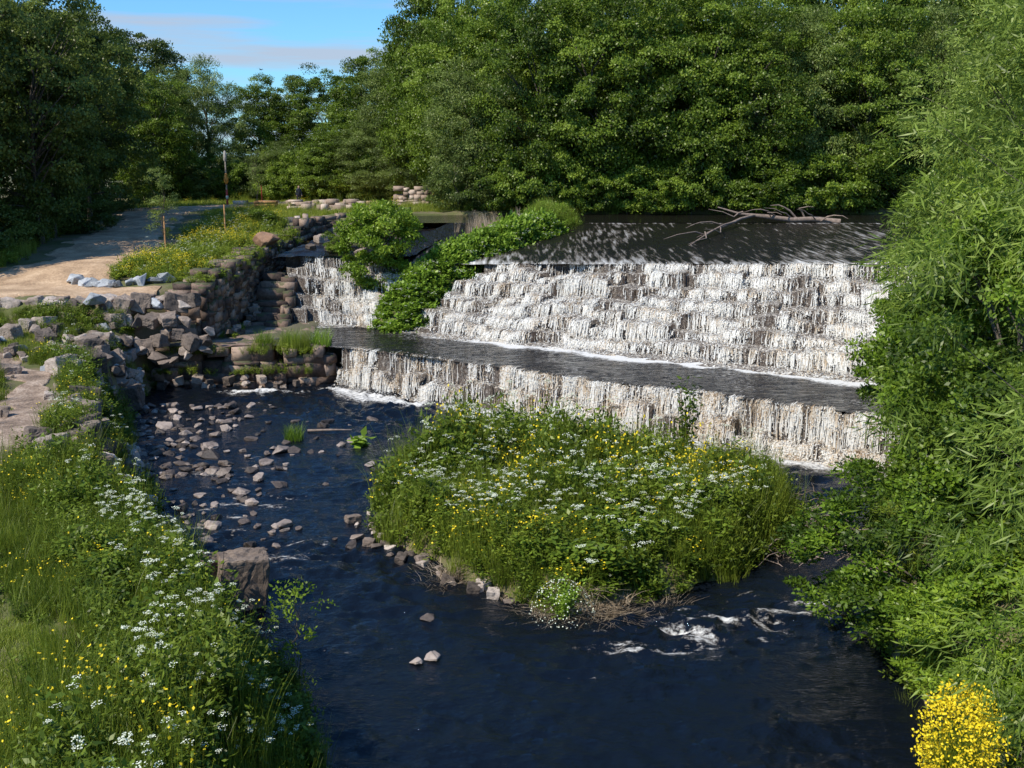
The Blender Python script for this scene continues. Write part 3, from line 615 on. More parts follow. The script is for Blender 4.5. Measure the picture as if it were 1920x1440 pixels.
# island
ihf=lambda x,y: np.clip(.66+.05*(y-23.5),.64,1.08)*(.7+.65*vnoise(x*.9,y*.9,88))
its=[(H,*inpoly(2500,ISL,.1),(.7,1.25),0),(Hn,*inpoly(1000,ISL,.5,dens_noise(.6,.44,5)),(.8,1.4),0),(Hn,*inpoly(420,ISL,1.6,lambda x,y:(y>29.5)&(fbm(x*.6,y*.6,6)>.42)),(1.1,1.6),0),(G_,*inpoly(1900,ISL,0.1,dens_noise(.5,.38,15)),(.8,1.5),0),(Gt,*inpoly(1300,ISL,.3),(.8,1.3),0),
     (U,*inpoly(480,ISL,.5,dens_noise(.6,.42,6)),(1.1,1.7),.05),(Bt,*inpoly(900,ISL,.3,dens_noise(.7,.47,16)),(1.1,1.8),.05),(Rg,*inpoly(110,ISL,.6,dens_noise(.5,.44,26)),(1.1,1.8),.3)]
tb=np.linspace(0,1,420);bx=np.interp(tb,[0,.25,.45,.65,.85,1],[-2.8,.3,2.8,5.9,8.2,8.9])+rng.normal(0,.13,420);by=np.interp(tb,[0,.25,.45,.65,.85,1],[26.3,23.2,23.25,24.95,27.6,30])+rng.normal(0,.13,420)
kk=fbm(tb*24,tb*0,3)>.42
its.append((St,bx[kk],by[kk],(.9,1.5),.12))
scatter("island_vegetation",its,hf=ihf)
scatter("island_dark_weeds",[(Hd,*inpoly(1000,ISL,.2,dens_noise(.45,.49,35)),(.8,1.5),0)],mats=VD,hf=ihf)
# left bank
LB_=[(-2.6,9),(-3.3,16.5),(-4.7,20.6),(-6.5,22.6),(-7.6,24.9),(-10,28.7),(-12,33.7),(-14.9,40),(-16.3,46),(-24,46.5),(-30,40),(-30,20),(-16,14),(-12,9)]
def offpath(pl,w):
    pl=np.array(pl)
    def f(x,y):
        d=np.full(x.shape,99.)
        for a,b in zip(pl[:-1],pl[1:]): d=np.minimum(d,lseg(x,y,a,b))
        return d>w
    return f
og=offpath(GP,.95);LAWN=[(-30,9),(-7.5,9),(-7.6,15),(-8.4,18),(-10.5,19.6),(-16,20.5),(-30,21)]
def clr(x,y): return (lseg(x,y,(-6.9,23.7),(-5.7,20.6))>.95)&(np.hypot(x+7.2,y-23.8)>1.15)
def tall(x,y): return og(x,y)&(poly_sd(x,y,LAWN)>0.)&((y<27)|(fbm(x*.7,y*.7,44)>.47))&(y<43)&clr(x,y)
def nearriver(w): 
    return lambda x,y: tall(x,y)&(poly_sd(x,y,WET)<w)
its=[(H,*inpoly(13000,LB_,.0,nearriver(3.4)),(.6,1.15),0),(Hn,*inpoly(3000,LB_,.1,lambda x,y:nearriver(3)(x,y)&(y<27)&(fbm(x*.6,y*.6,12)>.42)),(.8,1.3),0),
 (G_,*inpoly(12000,LB_,0,lambda x,y:tall(x,y)&(poly_sd(x,y,WET)<6)),(.5,1.25),0),(Gt,*inpoly(3000,LB_,0,lambda x,y:tall(x,y)&(poly_sd(x,y,WET)<4)&(y<30)),(.6,1.1),0),(Hs,*inpoly(7000,LB_,0,tall),(.6,1.1),0),
 (Hs,*inpoly(4000,[(-9,19),(-4.7,19),(-5.5,22),(-8,25.5),(-9.5,25)],0,lambda x,y:(~clr(x,y))&(poly_sd(x,y,WET)>-.1)),(.5,.8),0),
 (U,*inpoly(1100,LB_,.2,lambda x,y:nearriver(2.8)(x,y)&(fbm(x*.7,y*.7,61)>.46)),(.8,1.2),.1),(Bt,*inpoly(5000,LB_,.2,lambda x,y:tall(x,y)&(fbm(x*.5,y*.5,62)>.46)),(.6,1.3),.05),
 (Rg,*inpoly(300,LB_,.4,lambda x,y:tall(x,y)&(y>26)&(fbm(x*.4,y*.4,63)>.5)),(.6,1.),.0)]
scatter("river_bank_vegetation",its,surf=lambda x,y:np.maximum(hterr(x,y),-.05))
scatter("river_bank_dark_weeds",[(Hd,*inpoly(5000,LB_,.2,lambda x,y:nearriver(3.2)(x,y)&(fbm(x*.6,y*.6,36)>.47)),(.5,1.1),0)],mats=VD)
its=[(Gs,*inpoly(9000,LAWN,0,lambda x,y:(x>-13)),(.6,1.5),0),(Gs,*inpoly(7000,[(-30,24),(-10,24),(-14,30),(-17,46),(-30,46)],0,lambda x,y:og(x,y)&(fbm(x*.6,y*.6,46)>.42)),(.8,1.8),0)]
scatter("lawn_grass",its)
RB=[(7.4,8),(7.6,17),(8.1,22),(9.4,26),(10.8,30),(13.5,33),(16.5,37),(22,40),(24,34),(14,22),(12,8)]
scatter("right_bank_vegetation",[(H,*inpoly(3000,RB,-.1),(.8,1.3),0),(Hn,*inpoly(900,RB,0),(.8,1.2),0),(G_,*inpoly(900,RB,-.1),(.8,1.3),0)])
MD=[(-21.0,54.2),(-18,52.9),(-15.4,53),(-14.9,58),(-14.6,66),(-15,73),(-19,74),(-21.4,70),(-19.4,62)]
MD2=[(-24,45.5),(-16.4,45.5),(-14.6,47.8),(-15,48.4),(-24,47.5)]
scatter("mound_vegetation",[(Hs,*inpoly(1500,MD,.1),(.9,1.5),0),(G_,*inpoly(350,MD,.1),(.6,1.1),0),(Rg,*inpoly(520,MD,.3,lambda x,y:fbm(x*.3,y*.3,71)>.38),(.8,1.3),.1),(U,*inpoly(200,MD,.3),(.6,1.),0)])
wt=rng.uniform(0,1,190);wx=-15.0+wt*1.0+rng.uniform(-.7,.7,190);wy=50.8+wt*16
scatter("wall_top_vegetation",[(Hs,wx,wy,(.7,1.4),0),(G_,wx[:60]+.2,wy[:60],(.3,.7),0),(H,wx[60:100]+.4,wy[60:100],(.4,.7),-.4)],surf=lambda x,y:4.5+(y-50.8)/16*1.1)
scatter("ledge_vegetation",[(G_,rng.uniform(-12.2,-9,30),rng.uniform(48.1,48.9,30),(.6,1.1),1.7),(H,rng.uniform(-16.4,-9,50),rng.uniform(47.9,48.4,50),(.35,.7),1.5),
  (H,rng.uniform(-16.4,-9,50),rng.uniform(47.8,48.2,50),(.3,.7),.6),(Hs,rng.uniform(-14.2,-13.4,30),rng.uniform(50.5,54,30),(.5,1),1.8)],surf=lambda x,y:x*0)
scatter("slope_vegetation",[(H,*inpoly(300,MD2,0,dens_noise(.7,.45,8)),(.5,.9),.1),(Hs,*inpoly(400,MD2,0,dens_noise(.7,.42,8)),(.8,1.2),.1),(G_,*inpoly(160,MD2,0),(.5,.8),.1)])
PLZ=[(-34,80),(-34,120),(12,120),(12,80),(-9,79),(-17,76)]
scatter("plaza_grass",[(Gs,*inpoly(6000,PLZ,0,offpath(UP,4)),(1.5,3),0),(G_,*inpoly(1500,PLZ,0,offpath(UP,4.5)),(.6,1.1),0),(Rg,*inpoly(150,PLZ,0,offpath(UP,4.5)),(.8,1.2),0),
   (G_,*inpoly(1600,[(-45,46),(-24,56),(-27,66),(-30,80),(-45,80)],0,offpath(UP,4.2)),(.6,1.2),0),(Hs,*inpoly(1600,[(-45,46),(-24,56),(-27,66),(-30,80),(-45,80)],0,offpath(UP,4.0)),(1,1.6),0)])
n=5200;x=rng.uniform(-9,5,n);y=rng.uniform(52.4,75,n);z=embank(x,y);k=(z>.9)&(x>-8);x,y=x[k],y[k]
low=(y<66.5);Iv=[T_herb(90+i,.4,140,.12,.10,.35,0,.2) for i in range(3)]
k2=rng.uniform(0,1,len(x))<.15
scatter("embankment_ivy",[(Iv,x[low],y[low],(.9,1.6),-.05),([T_umbel(95,6,.35,.05)],x[low&k2],y[low&k2],(1.,1.5),.1),(G_,x[~low],y[~low],(.8,1.3),-.05),(H,x[~low],y[~low],(.7,1.1),-.05)],[M_ivy,M_grass,M_white,M_yellow,M_straw],surf=embank)
x=rng.normal(-1.2,.8,40);y=rng.normal(66,1,40)
scatter("dry_reeds",[([T_grass(99,40,1.3,.2,.02,4,.25)],x,y,(.8,1.2),0.)],surf=lambda x,y:np.maximum(embank(x,y),5.5))
# ------------------------------------------------------------ trees
def crown_tree(nm,seed,H_,R_,zc,nclump,nleaf,L,W,lm,clr=.9,flat=.65,droop=0.,limbs=22,trunk_r=.22,top=1.0,trunkmat=M_bark,inner=.45,lump=.3):
    r=np.random.default_rng(seed)
    d=rdir(nclump,r);lumpd=rdir(9,r);lv=r.uniform(-1,1,9)
    lf=1+lump*np.clip((np.maximum(d@lumpd.T,0)**3)@lv,-1,1)
    rad=(inner+(1-inner)*r.uniform(0,1,nclump)**.5)*lf
    half=(H_-zc)*top;C=d*rad[:,None]*np.array([R_,R_,1.])
    C[:,2]=np.where(d[:,2]>0,d[:,2]*rad*half,d[:,2]*rad*(zc-.04*H_))
    C[:,2]+=zc;C[:,2]=np.maximum(C[:,2],.25)
    cr=clr*r.uniform(.5,1.3,nclump)
    k=np.repeat(np.arange(nclump),nleaf);n=len(k)
    dd=rdir(n,r);dd[:,2]=np.where(r.uniform(0,1,n)<.65,np.abs(dd[:,2]),dd[:,2])
    rr=cr[k]*r.uniform(.3,1.15,n)**.7
    off=dd*rr[:,None]*np.array([1,1,flat])
    P=C[k]+off
    if droop: P[:,2]-=droop*r.uniform(0,1,n)*cr[k]
    out=nrm(d[k]*np.array([1,1,.6])+.8*dd+np.array([0,0,.35]))
    N=nrm(out+.62*rdir(n,r));D=rdir(n,r)*.9+out*.4
    if droop: D=rdir(n,r)*.45+np.array([0,0,-droop])+out*.35
    g=Geo();V,F=leafs(P,D,N,L*r.uniform(.6,1.3,n),W*r.uniform(.7,1.2,n))
    tint=np.clip(.45+.2*r.normal(0,1,nclump)[k]+.15*r.normal(0,1,n),0,1);g.add(V,F,0,tint)
    crown=gmesh(nm+"_crown",g,[lm])
    t=Geo();hh=zc+half*.55;pts=np.array([[r.normal(0,.15)*q*2,r.normal(0,.15)*q*2,hh*q] for q in np.linspace(0,1,8)]);pts[0,2]=-.4
    tube(t,pts,trunk_r*(1.15-np.linspace(0,1,8)*.95),8,wob=.08)
    pick=r.choice(nclump,min(limbs,nclump),replace=False)
    for c in pick:
        zb=max(.25*zc,min(C[c,2]*.6,hh*.95));f=zb/hh;b=np.array([np.interp(zb,pts[:,2],pts[:,i]) for i in (0,1)]+[zb])
        e=C[c];mid=(b+e)/2+r.normal(0,.25,3)*min(1,R_/4)+np.array([0,0,.12*R_*.3]);pp=np.array([b,b*.6+mid*.4+0,mid,mid*.5+e*.5,e])
        tube(t,pp,trunk_r*np.array([.42,.34,.25,.16,.07])*(1-f*.4),5)
    return gmesh(nm+"_trunk",t,[trunkmat]),crown
def place(nm,var,x,y,label,cat="tree",group=None,sc=(1,1),z=None,part=("trunk","crown"),rot=None):
    z=h1(x,y)-.05 if z is None else z
    e=bpy.data.objects.new(nm,None);e.empty_display_size=.3;link(e);e.location=(x,y,z);e.rotation_euler=(0,0,random.uniform(0,6.28) if rot is None else rot);e.scale=(sc[0],sc[0],sc[1])
    tag(e,label,cat,group)
    for p,me in zip(part,var):
        o=bpy.data.objects.new(p,me);link(o);o.parent=e
    return e
WV=[crown_tree("woodland_tree",100+i,14,4.2,6.2,260,240,.19,.125,M_wood,clr=.9,trunk_r=.22,lump=.5) for i in range(4)]
GVt=[crown_tree("willow_tree",110+i,12,3.6,5.4,200,240,.23,.07,M_grey,clr=.9,droop=.3,lump=.5) for i in range(2)]
DV=[crown_tree("dark_tree",120+i,14,4.4,8.9,150,220,.21,.15,M_shade,clr=1.0,trunk_r=.2,limbs=34,lump=.5) for i in range(3)]
SV=[crown_tree("shrub",130+i,3.4,2.1,1.5,80,170,.15,.10,M_wood,clr=.5,trunk_r=.06,limbs=10) for i in range(3)]
SD=[crown_tree("dark_shrub",140+i,3.0,2.2,1.3,60,150,.16,.10,M_shade,clr=.55,trunk_r=.06,limbs=8) for i in range(2)]
SG=[crown_tree("grey_shrub",145,4,2.2,1.8,70,190,.18,.055,M_grey,clr=.5,trunk_r=.06,limbs=8)]
R=random.Random(11)
for row,(y0,h) in enumerate([(82,1.0),(88,1.18),(95,1.42)]):
    x=[-2.5,-5,-7][row]
    while x<[42,50,52][row]:
        yy=y0+R.uniform(-1.2,1.2)
        hs=h*R.uniform(.9,1.12)*(.95 if x<2 else 1.05)
        v=R.choice(WV) if R.random()<.8 else R.choice(GVt)
        place("woodland_tree",v,x,yy,"dense leafy green tree on the far riverbank",group="trees along the far riverbank",sc=(R.uniform(.9,1.1),hs));x+=R.uniform(3.6,4.8)
x=-4
while x<42:
    place("riverside_shrub",R.choice(SV) if R.random()<.8 else SG[0],x,79.3+R.uniform(-.6,.8),"leafy green shrub overhanging the upper river","shrub","shrubs along the far riverbank",sc=(R.uniform(1,1.4),R.uniform(1.,1.5)),z=6.2);x+=R.uniform(2,2.9)
for x,y,h,w,v in [(-7,104,1.18,1,WV[0]),(-11,106,1.15,.95,GVt[1]),(-15,110,1.0,.95,WV[2]),(-3,102,1.28,1.05,WV[3]),(-19.5,116,.85,.95,WV[0]),(-24.5,122,.80,.9,DV[1]),(-1,110,1.38,1.1,WV[2]),(-10,116,1.18,1,WV[3]),(-14.5,122,1.0,1,WV[0]),
    (-31,112,1.15,.95,GVt[0]),(-35,108,1.1,1.0,GVt[1]),(-27,118,.85,.8,WV[1]),(-38,118,1.15,1.1,DV[0]),(-9,98.5,.6,.8,GVt[0]),(-5,96,.6,.8,GVt[1]),(-14,102,.6,.85,GVt[0]),(-1.5,92,.85,.85,WV[2]),(-44,110,1.2,1.1,WV[0]),(-18,104,.5,.8,WV[1]),(-23,108,.5,.8,GVt[1]),(-34,103,.85,.9,WV[3])]:
    place("woodland_tree",v,x,y,"tall leafy tree behind the open stone plaza",group="trees behind the plaza",sc=(w,h))
for i in range(26):
    x=-36+i*1.3;place("hedge_shrub",R.choice(SV+SG),x,101.5+R.uniform(0,4)+(3 if x<-20 else 0),"rounded green shrub at the edge of the plaza","shrub","shrubs bordering the plaza",sc=(R.uniform(.9,1.3),R.uniform(.9,1.5)))
for x,y,h,w in [(-28.9,66,1.0,.9),(-31.5,73,1.05,1.),(-33,61,1.15,1.05),(-31,79,1.0,.95),(-36,68,1.2,1.1),(-38,57,1.15,1.15),(-34.5,84,1.1,1.),(-41,76,1.25,1.1),(-43,64,1.25,1.2),(-34,90,1.05,.9),(-46,88,1.3,1.2),(-33.5,55,1.05,1.),(-29.8,70,.9,.8)]:
    place("path_side_tree",R.choice(DV),x,y,"dark shaded tree with thin bare trunks beside the dirt path",group="shady trees beside the dirt path",sc=(w,h))
for i in range(34):
    t=R.random();x=np.interp(t,[0,.4,.7,1],[-32,-29.2,-30.3,-33])-R.uniform(.0,5);y=np.interp(t,[0,.4,.7,1],[54,64,76,90])+R.uniform(-1,1)
    place("understory_shrub",R.choice(SD),x,y,"dark low shrub in the shade beside the path","shrub","shrubs under the path side trees",sc=(R.uniform(.7,1.1),R.uniform(.5,1.1)))
BU=crown_tree("bush",150,5.0,1.75,3.2,100,260,.15,.10,M_alder,clr=.52,trunk_r=.1,limbs=14)
place("bush",BU,-7.0,57.6,"dense bright green bush growing between two cascades","bush",z=3.2)
place("bush",SV[0],-9.9,61,"small green bush at the head of the side cascade","bush",sc=(.35,.4),z=4.9)
SP=crown_tree("sapling",160,5.4,.75,2.9,34,90,.13,.04,M_grey,clr=.34,trunk_r=.035,limbs=16,inner=.2)
place("sapling",SP,-20.3,62.5,"slender grey green young tree on the flowery mound","young tree",z=4.9)
place("sapling",SP,-22.6,96,"thin young tree tied to a red stake","young tree",sc=(1.,1.1),z=6)
place("sapling",SV[1],-16.3,70,"low leafy shrub on the flowery mound","shrub",sc=(.6,.4))
def stake(x,y,z,h,m,lb):
    g=Geo();tube(g,[(0,0,-.3),(0,0,h*.5),(.01,0,h),(.01,0,h+.03)],[.05,.048,.045,.005],8);tag(obj("tree_stake",gmesh("tree_stake",g,[m]),(x,y,z)),lb,"stake")
M_red=plain("red_paint",(.5,.05,.03),.5,.1)
stake(-20.1,62.2,4.9,2.1,M_stake,"wooden stake supporting a young tree");stake(-17.6,66,5.2,2.3,M_stake,"tall thin orange brown wooden stake on the mound");stake(-22.2,96,6,1.9,M_red,"red tree stake beside a sapling")
W1=crown_tree("willow",200,17,5.0,7.5,340,250,.21,.045,M_willow,clr=.8,droop=.3,trunk_r=.2,limbs=50,lump=.45)
place("willow_tree",W1,14.7,26.5,"tall pale green willow leaning over the river",z=1.2)
W1b=crown_tree("willow",201,16,5,8,260,240,.22,.06,M_willow,clr=.85,droop=.3,trunk_r=.2,limbs=40,lump=.45)
place("willow_tree",W1b,20.2,37,"tall pale green willow beside the weir",z=2.6)
place("willow_tree",W1b,26,52,"tall green willow above the end of the weir",z=5.2)
A1=crown_tree("alder",210,8.5,3.3,3.9,300,220,.12,.08,M_alder,clr=.52,trunk_r=.12,limbs=40,lump=.55)
A2=crown_tree("alder",211,6.5,3.1,2.9,260,220,.12,.08,M_alderd,clr=.5,trunk_r=.10,limbs=30,lump=.55)
A3=crown_tree("alder",212,6.5,3.1,2.9,240,220,.13,.07,M_alder,clr=.46,trunk_r=.10,limbs=30,lump=.5)
place("alder_tree",A1,11.8,24.2,"bushy mid green alder overhanging dark water",z=.7)
place("alder_tree",A3,12.9,30.8,"leafy alder beside the foot of the lower falls",z=1.2,sc=(.95,1.1))
place("alder_tree",A1,17.6,37.5,"leafy alder screening the end of the weir",z=1.6)
place("alder_tree",A3,9.2,20.6,"low leafy shrub drooping into the river",z=.0,cat="shrub",sc=(1.,.72),rot=2.)
place("alder_tree",A2,10.8,20.8,"dark leafy shrub on the river bank",z=1.5,cat="shrub",sc=(1.,.9))
place("alder_tree",A3,9.9,17.0,"low leafy shrub beside the river",z=.2,cat="shrub",sc=(.9,.6),rot=2.)
N1=crown_tree("near_willow",220,9.5,3.2,5.4,210,190,.20,.024,M_willow,clr=.6,droop=.45,trunk_r=.05,limbs=50,lump=.5)
place("willow_tree",N1,7.85,10.0,"near willow with long narrow drooping leaves",z=2.8)
def broom():
    r=np.random.default_rng(5);g=Geo();blades(g,r,500,1.5,.35,.02,1,.45,(.1,.5))
    n=5600;a=r.uniform(0,6.28,n);zz=r.uniform(.3,1.9,n);rr=(.25+.4*np.sin(zz*1.5))*np.sqrt(r.uniform(.2,1,n));c=fbm(a*2.5,zz*4,3)>.36
    P=np.stack([np.cos(a)*rr,np.sin(a)*rr,zz],1)[c]+r.normal(0,.05,(int(c.sum()),3));n=len(P);V,F=leafs(P,rdir(n,r),rdir(n,r),.048,.042,0);g.add(V,F,3,.5)
    return gmesh("broom",g,VM)
tag(obj("broom_bush",broom(),(6.7,14.4,.85)),"broom bush covered in bright yellow flowers","bush")
NT=T_herb(301,2.0,340,.17,.08,.3,0,-.1,True);tag(obj("tall_plant",gmesh("tall_plant",NT,[M_alderd]),(5.5,33,.5)),"tall dark green leafy plant standing above the island","plant").scale=(1.2,1.2,1.6)
tag(obj("tall_plant",bpy.data.meshes["tall_plant"],(7.0,31.8,.4)),"tall dark green leafy plant standing above the island","plant").scale=(.8,.8,.8)
g=Geo();blades(g,np.random.default_rng(5),260,.75,.35,.018,0,.7);tag(obj("grass_tuft",gmesh("grass_tuft",g,[M_ivy]),(-8.2,38.8,0)),"bright green grass tuft growing in the shallows","grass tuft")
for x,y,z,s in [(-8.9,48.9,1.8,1.4),(-11.5,48.7,1.8,1.2),(-10.2,48.7,1.8,1.3)]:
    o=tag(obj("grass_tuft",bpy.data.meshes["grass_tuft"],(x,y,z)),"long green grass tuft on the stone ledge","grass tuft");o.scale=(s,s,s)
BB=T_herb(302,.35,26,.42,.38,.4,0,.1,True);tag(obj("broad_leaf_plant",gmesh("broad_leaf_plant",BB,[M_ivy]),(-5.6,38,0)),"low plant with broad bright green leaves in water","plant")
WC=T_herb(303,1.0,900,.08,.05,.75,0,.3);r=np.random.default_rng(8);n=320;d=rdir(n,r);d[:,2]=np.abs(d[:,2]);V,F=leafs(d*np.array([.75,.75,.85])+np.array([0,0,.12]),rdir(n,r),d+.3*rdir(n,r),.035,.035,0);WC.add(V,F,2,.5)
tag(obj("flowering_shrub",gmesh("flowering_shrub",WC,[M_ivy,M_grass,M_white]),(1.15,22.9,.0)),"rounded leafy plant dotted with small white flowers","plant")
CPm=[gmesh("cow_parsley",T_umbel(400+i,6,1.35,.07,2,26,.024),VM) for i in range(4)]
R=random.Random(5);k=0
while k<36:
    y=R.uniform(15,26);lx=np.interp(y,[9,16.8,20.6,22.6,24.9,28.7],[-3.0,-3.5,-4.9,-6.6,-7.8,-10.2]);x=lx-R.uniform(.1,2.6)
    if not clr(np.array(x),np.array(y)): continue
    o=obj("cow_parsley",CPm[k%4],(x,y,h1(x,y)));o.rotation_euler=(R.uniform(-.1,.1),R.uniform(-.1,.1),R.uniform(0,6));sc=R.uniform(.7,1.);o.scale=(sc,)*3
    tag(o,"white flowered cow parsley on the grassy river bank","wildflower","cow parsley on the river bank");k+=1
SH=crown_tree("shoot",165,1.8,.5,1.1,16,26,.10,.05,M_alder,clr=.22,trunk_r=.012,limbs=16,inner=.3)
place("leafy_shoot",SH,-4.3,19.8,"thin leafy shoot leaning over the river","plant",z=.5)
# ------------------------------------------------------------ driftwood
g=Geo();tube(g,[(21.2,69.6,6.2),(19.6,69.9,6.42),(18.0,69.6,6.36),(16.4,69.3,6.6),(14.6,69.2,6.8),(13.2,69.3,7.2)],[.2,.18,.15,.12,.08,.04],9,wob=.25)
for a,b,c,rr in [((15.6,69.3,6.7),(13.2,66.5,6.2),(10.6,61.6,5.85),.10),((14,67.4,6.4),(11.6,63,6.05),(9.2,58.5,5.3),.08),((12.6,65,6.2),(12.0,61.8,6.1),(10.8,60.4,6.4),.05),((11,62,6),(9.9,60.4,6.2),(8.4,59.6,5.9),.05),
   ((18.4,69.8,6.5),(17.5,69.6,7.2),(16.6,69.5,7.3),.07),((19,69.8,6.4),(18.5,69.6,7.1),(19.4,69.4,7.2),.06),((14.8,69.2,6.9),(14.2,69,6.6),(12.5,68.7,7.1),.06),((17,69.4,6.6),(15.8,68.6,7.1),(14.6,68.4,6.9),.05),
   ((18,69.6,6.5),(17.2,68.9,6.9),(16,68.5,7.2),.045),((19.6,69.6,6.4),(18.9,68.9,6.8),(18.1,68.6,7.1),.045),((12.8,66,6.3),(11.4,65,6.5),(10.4,64.4,6.2),.045),((11.2,62.4,6.1),(10.9,60.2,5.9),(9.6,58.6,5.7),.045),
   ((20,69.7,6.3),(20.6,69,6.7),(21.4,68.6,6.5),.05),((16.6,69.2,6.6),(16.2,68.4,6.9),(17,67.9,6.8),.04)]:
    a,b,c=map(np.array,(a,b,c));tube(g,[a,(a+b)/2+[0,0,.1],b,(b+c)/2+[.1,0,.08],c],rr*np.array([1,.85,.7,.5,.2]),7,wob=.2)
tag(obj("driftwood_tree",gmesh("driftwood_tree",g,[M_drift])),"bleached fallen tree stranded on the weir crest","driftwood")
g=Geo();tube(g,[(-7.9,40,.05),(-7,39.8,.13),(-6.2,40,.08)],[.06,.05,.02],6);tag(obj("driftwood_branch",gmesh("driftwood_branch",g,[M_drift])),"small stick caught in the shallow river","branch")
g=Geo()
for i in range(160):
    a=np.array([rng.uniform(6.4,9.4),rng.uniform(26.4,31),rng.uniform(.0,.6)]);d=rdir(1)[0]*np.array([1,1,.35])*rng.uniform(.4,1.2);tube(g,[a,a+d*.5+[0,0,.1],a+d],[.018,.013,.005],4)
tag(obj("twig_debris",gmesh("twig_debris",g,[M_drift])),kind="stuff")
# ------------------------------------------------------------ pole, box, person, bird
e=link(bpy.data.objects.new("painted_totem_pole",None));e.location=(-25.8,98,6.0);tag(e,"tall carved pole painted red, orange and grey white","pole")
def part(nm,pts,rad,m,n=10,wob=0.):
    g=Geo();tube(g,pts,rad,n,wob=wob);o=obj(nm,gmesh(nm,g,[m]));o.parent=e;return o
part("pole_base",[(0,0,-.2),(0,0,.3),(0,0,1.4),(0,0,1.42)],[.11,.10,.09,.02],M_red)
part("painted_band",[(0,0,.55),(0,0,.57),(0,0,.85),(0,0,.87)],[.08,.12,.12,.08],M_white)
M_orange=plain("orange_paint",(.62,.27,.04),.6,.3);M_greyp=plain("weathered_paint",(.26,.22,.18),.8,.4)
part("shaft",[(0,0,1.4),(0,0,2),(0,0,4.0),(0,0,4.02)],[.07,.07,.06,.02],M_greyp)
part("carved_figure",[(0,-.02,1.9),(0,-.05,2.1),(.03,-.08,2.45),(0,-.05,2.6),(.02,-.04,2.75),(0,0,2.85)],[.08,.19,.2,.11,.14,.05],M_orange,wob=.15)
part("carved_head",[(0,0,3.9),(0,0,4.0),(.02,0,4.35),(0,0,4.75),(0,0,4.85)],[.07,.13,.14,.12,.04],plain("pale_weathered_wood",(.36,.34,.31),.8,.35),wob=.25)
e=link(bpy.data.objects.new("planter_box",None));e.location=(-20.6,90.5,6.0);tag(e,"low orange brown timber planter box on the plaza","planter")
def box(nm,x,y,z,sx,sy,sz,m):
    V=[(x+a*sx/2,y+b*sy/2,z+c*sz) for a in(-1,1) for b in(-1,1) for c in(0,1)];o=obj(nm,mk(nm,np.array(V),FB,mats=[m]));o.parent=e;return o
for k in range(3):
    box("board",0,-.6,.03+k*.23,1.7,.06,.21,M_stake);box("board",0,.6,.03+k*.23,1.7,.06,.21,M_stake);box("board",-.85,0,.03+k*.23,.06,1.13,.21,M_stake);box("board",.85,0,.03+k*.23,.06,1.13,.21,M_stake)
box("soil",0,0,.05,1.62,1.1,.5,M_ground)
def person(x,y,z):
    J=[(0,0,.95),(0,0,1.15),(0,0,1.38),(0,0,1.5),(0,-.02,1.62),(0,-.02,1.72), (.1,0,.88),(.11,0,.5),(.11,.02,.08),(.11,-.12,.04), (-.1,0,.88),(-.12,.05,.5),(-.13,.1,.08),(-.13,-.03,.04), (.19,0,1.38),(.25,.0,1.12),(.22,-.12,.9),(.21,-.17,.82), (-.19,0,1.38),(-.25,.02,1.12),(-.24,-.08,.88),(-.23,-.12,.8)]
    E=[(0,1),(1,2),(2,3),(3,4),(4,5),(0,6),(6,7),(7,8),(8,9),(0,10),(10,11),(11,12),(12,13),(2,14),(14,15),(15,16),(16,17),(2,18),(18,19),(19,20),(20,21)]
    Rr=[.15,.14,.15,.06,.095,.08,.1,.07,.05,.04,.1,.07,.05,.04,.07,.05,.04,.035,.07,.05,.04,.035]
    me=bpy.data.meshes.new("p");me.from_pydata(J,E,[]);o=obj("tmp",me);m=o.modifiers.new("s",'SKIN')
    for i,v in enumerate(me.skin_vertices[0].data): v.radius=(Rr[i],Rr[i]*(.8 if i<3 else 1));v.use_root=(i==0)
    o.modifiers.new("u",'SUBSURF').levels=1
    dg=bpy.context.evaluated_depsgraph_get();nm=bpy.data.meshes.new_from_object(o.evaluated_get(dg));bpy.data.objects.remove(o)
    ms=[plain("skin",(.45,.28,.2)),plain("dark_jacket",(.02,.025,.04)),plain("dark_trousers",(.03,.03,.035)),plain("brown_hair",(.04,.025,.015))]
    nm.materials.clear()
    for m in ms: nm.materials.append(m)
    for p in nm.polygons:
        c=p.center;p.use_smooth=True
        p.material_index=0 if (c.z>1.5 or (abs(c.x)>.18 and c.z<.88 and c.z>.7)) else (1 if c.z>.92 or abs(c.x)>.2 else 2)
        if c.z>1.69 or (c.z>1.56 and c.y>.0): p.material_index=3
    b=obj("person",nm,(x,y,z));b.rotation_euler=(0,0,.6);tag(b,"person in dark clothes standing beside the stone wall","person");return b
person(-18.7,95,h1(-18.7,95.)+.08)
g=Geo();tube(g,[(-.14,0,0),(-.08,0,.01),(0,0,.01),(.1,0,0),(.18,0,0)],[.01,.03,.035,.02,.005],6)
g.add([(0,.0,.02),(.09,0,.02),(.04,.22,.1),(-.03,.2,.1)],[[0,1,2,3]]);g.add([(.04,.22,.1),(-.03,.2,.1),(-.1,.42,.05),(-.09,.41,.05)],[[0,1,2,3]])
g.add([(0,.0,.02),(.09,0,.02),(.04,-.22,.1),(-.03,-.2,.1)],[[0,1,2,3]]);g.add([(.04,-.22,.1),(-.03,-.2,.1),(-.1,-.42,.05),(-.09,-.41,.05)],[[0,1,2,3]])
o=obj("bird",gmesh("bird",g,[plain("dark_feathers",(.02,.02,.025))]),(-13.6,60,14.98));o.rotation_euler=(.2,0,.9);o.scale=(.7,.7,.7);tag(o,"small dark bird flying with wings spread","bird")
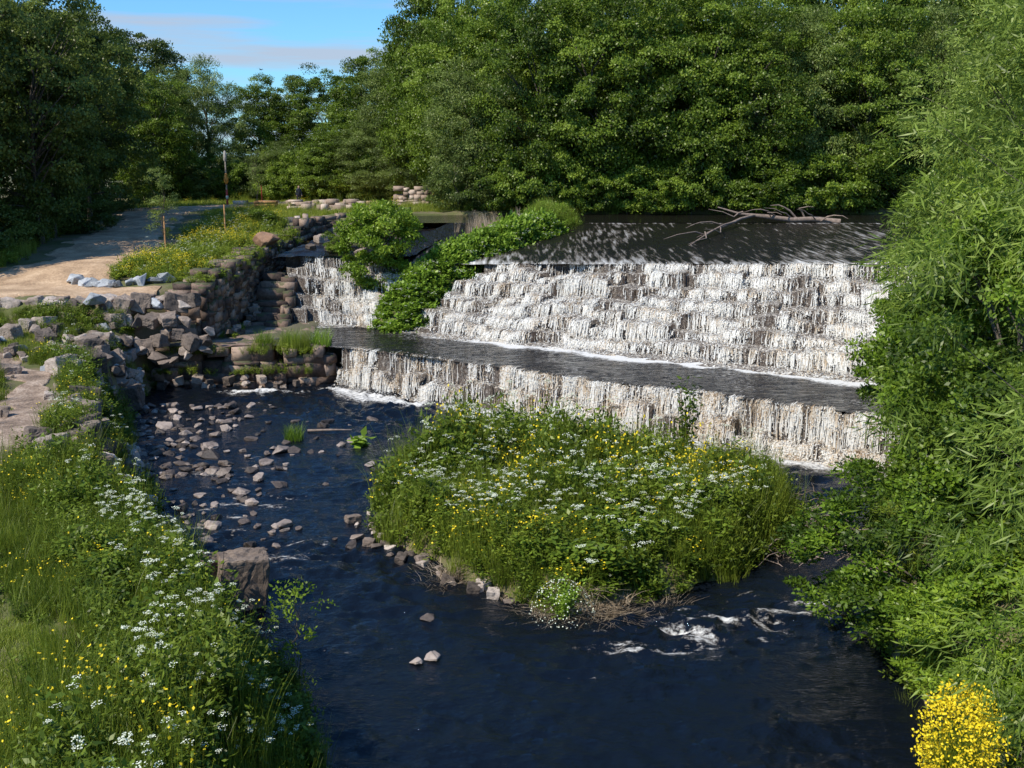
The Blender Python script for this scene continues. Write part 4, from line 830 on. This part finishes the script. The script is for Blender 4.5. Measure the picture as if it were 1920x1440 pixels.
# ------------------------------------------------------------ sky, sun, camera
sx,sy,szv=-.70,-.55,1.0;el=math.atan2(szv,math.hypot(sx,sy));az=math.atan2(sx,sy)
w=bpy.data.worlds.new("World");S.world=w;w.use_nodes=True;nt=w.node_tree;nt.nodes.clear()
out=nt.nodes.new("ShaderNodeOutputWorld");sk=nt.nodes.new("ShaderNodeTexSky");sk.sky_type='NISHITA';sk.sun_disc=False;sk.sun_elevation=el;sk.sun_rotation=az%(2*math.pi);sk.air_density=1.;sk.dust_density=.3;sk.ozone_density=2.
mul=nd(nt,"ShaderNodeMixRGB",blend_type='MULTIPLY');mul.inputs[0].default_value=1;mul.inputs[2].default_value=(.48,.86,1.2,1);nt.links.new(sk.outputs[0],mul.inputs[1])
bg=nt.nodes.new("ShaderNodeBackground");bg.inputs[1].default_value=.15;nt.links.new(mul.outputs[0],bg.inputs[0])
cl=nt.nodes.new("ShaderNodeBackground");cl.inputs[0].default_value=(.50,.57,.70,1);cl.inputs[1].default_value=1.
tc=nt.nodes.new("ShaderNodeTexCoord");mp=nt.nodes.new("ShaderNodeMapping");mp.inputs["Scale"].default_value=(2.2,2.2,30);mp.inputs["Location"].default_value=(1.3,.4,.2);nt.links.new(tc.outputs["Generated"],mp.inputs[0])
sxy=nt.nodes.new("ShaderNodeSeparateXYZ");nt.links.new(tc.outputs["Generated"],sxy.inputs[0])
fade=math_(nt,'MULTIPLY',math_(nt,'SUBTRACT',.28,sxy.outputs[2]),6.,True)
nz=noise(nt,mp.outputs[0],1.5,7,.55);f=math_(nt,'MULTIPLY',math_(nt,'SUBTRACT',nz,.42),5.,True);f=math_(nt,'MULTIPLY',math_(nt,'MULTIPLY',f,.85),fade)
mx=nt.nodes.new("ShaderNodeMixShader");nt.links.new(f,mx.inputs[0]);nt.links.new(bg.outputs[0],mx.inputs[1]);nt.links.new(cl.outputs[0],mx.inputs[2]);nt.links.new(mx.outputs[0],out.inputs[0])
sl=bpy.data.lights.new("sun",'SUN');sl.energy=5;sl.angle=math.radians(.5);sl.color=(1,.95,.84);so=link(bpy.data.objects.new("sun",sl))
so.rotation_euler=Vector((sx,sy,szv)).to_track_quat('Z','Y').to_euler()
cam=bpy.data.cameras.new("camera");cam.lens=37.5;cam.sensor_width=36;cam.clip_end=6000;cam.clip_start=.2;co=link(bpy.data.objects.new("camera",cam));co.location=(0,0,10.5);co.rotation_euler=(math.radians(90-12.14),0,0)
S.camera=co
S.view_settings.view_transform='Standard';S.view_settings.look='None';S.view_settings.exposure=0
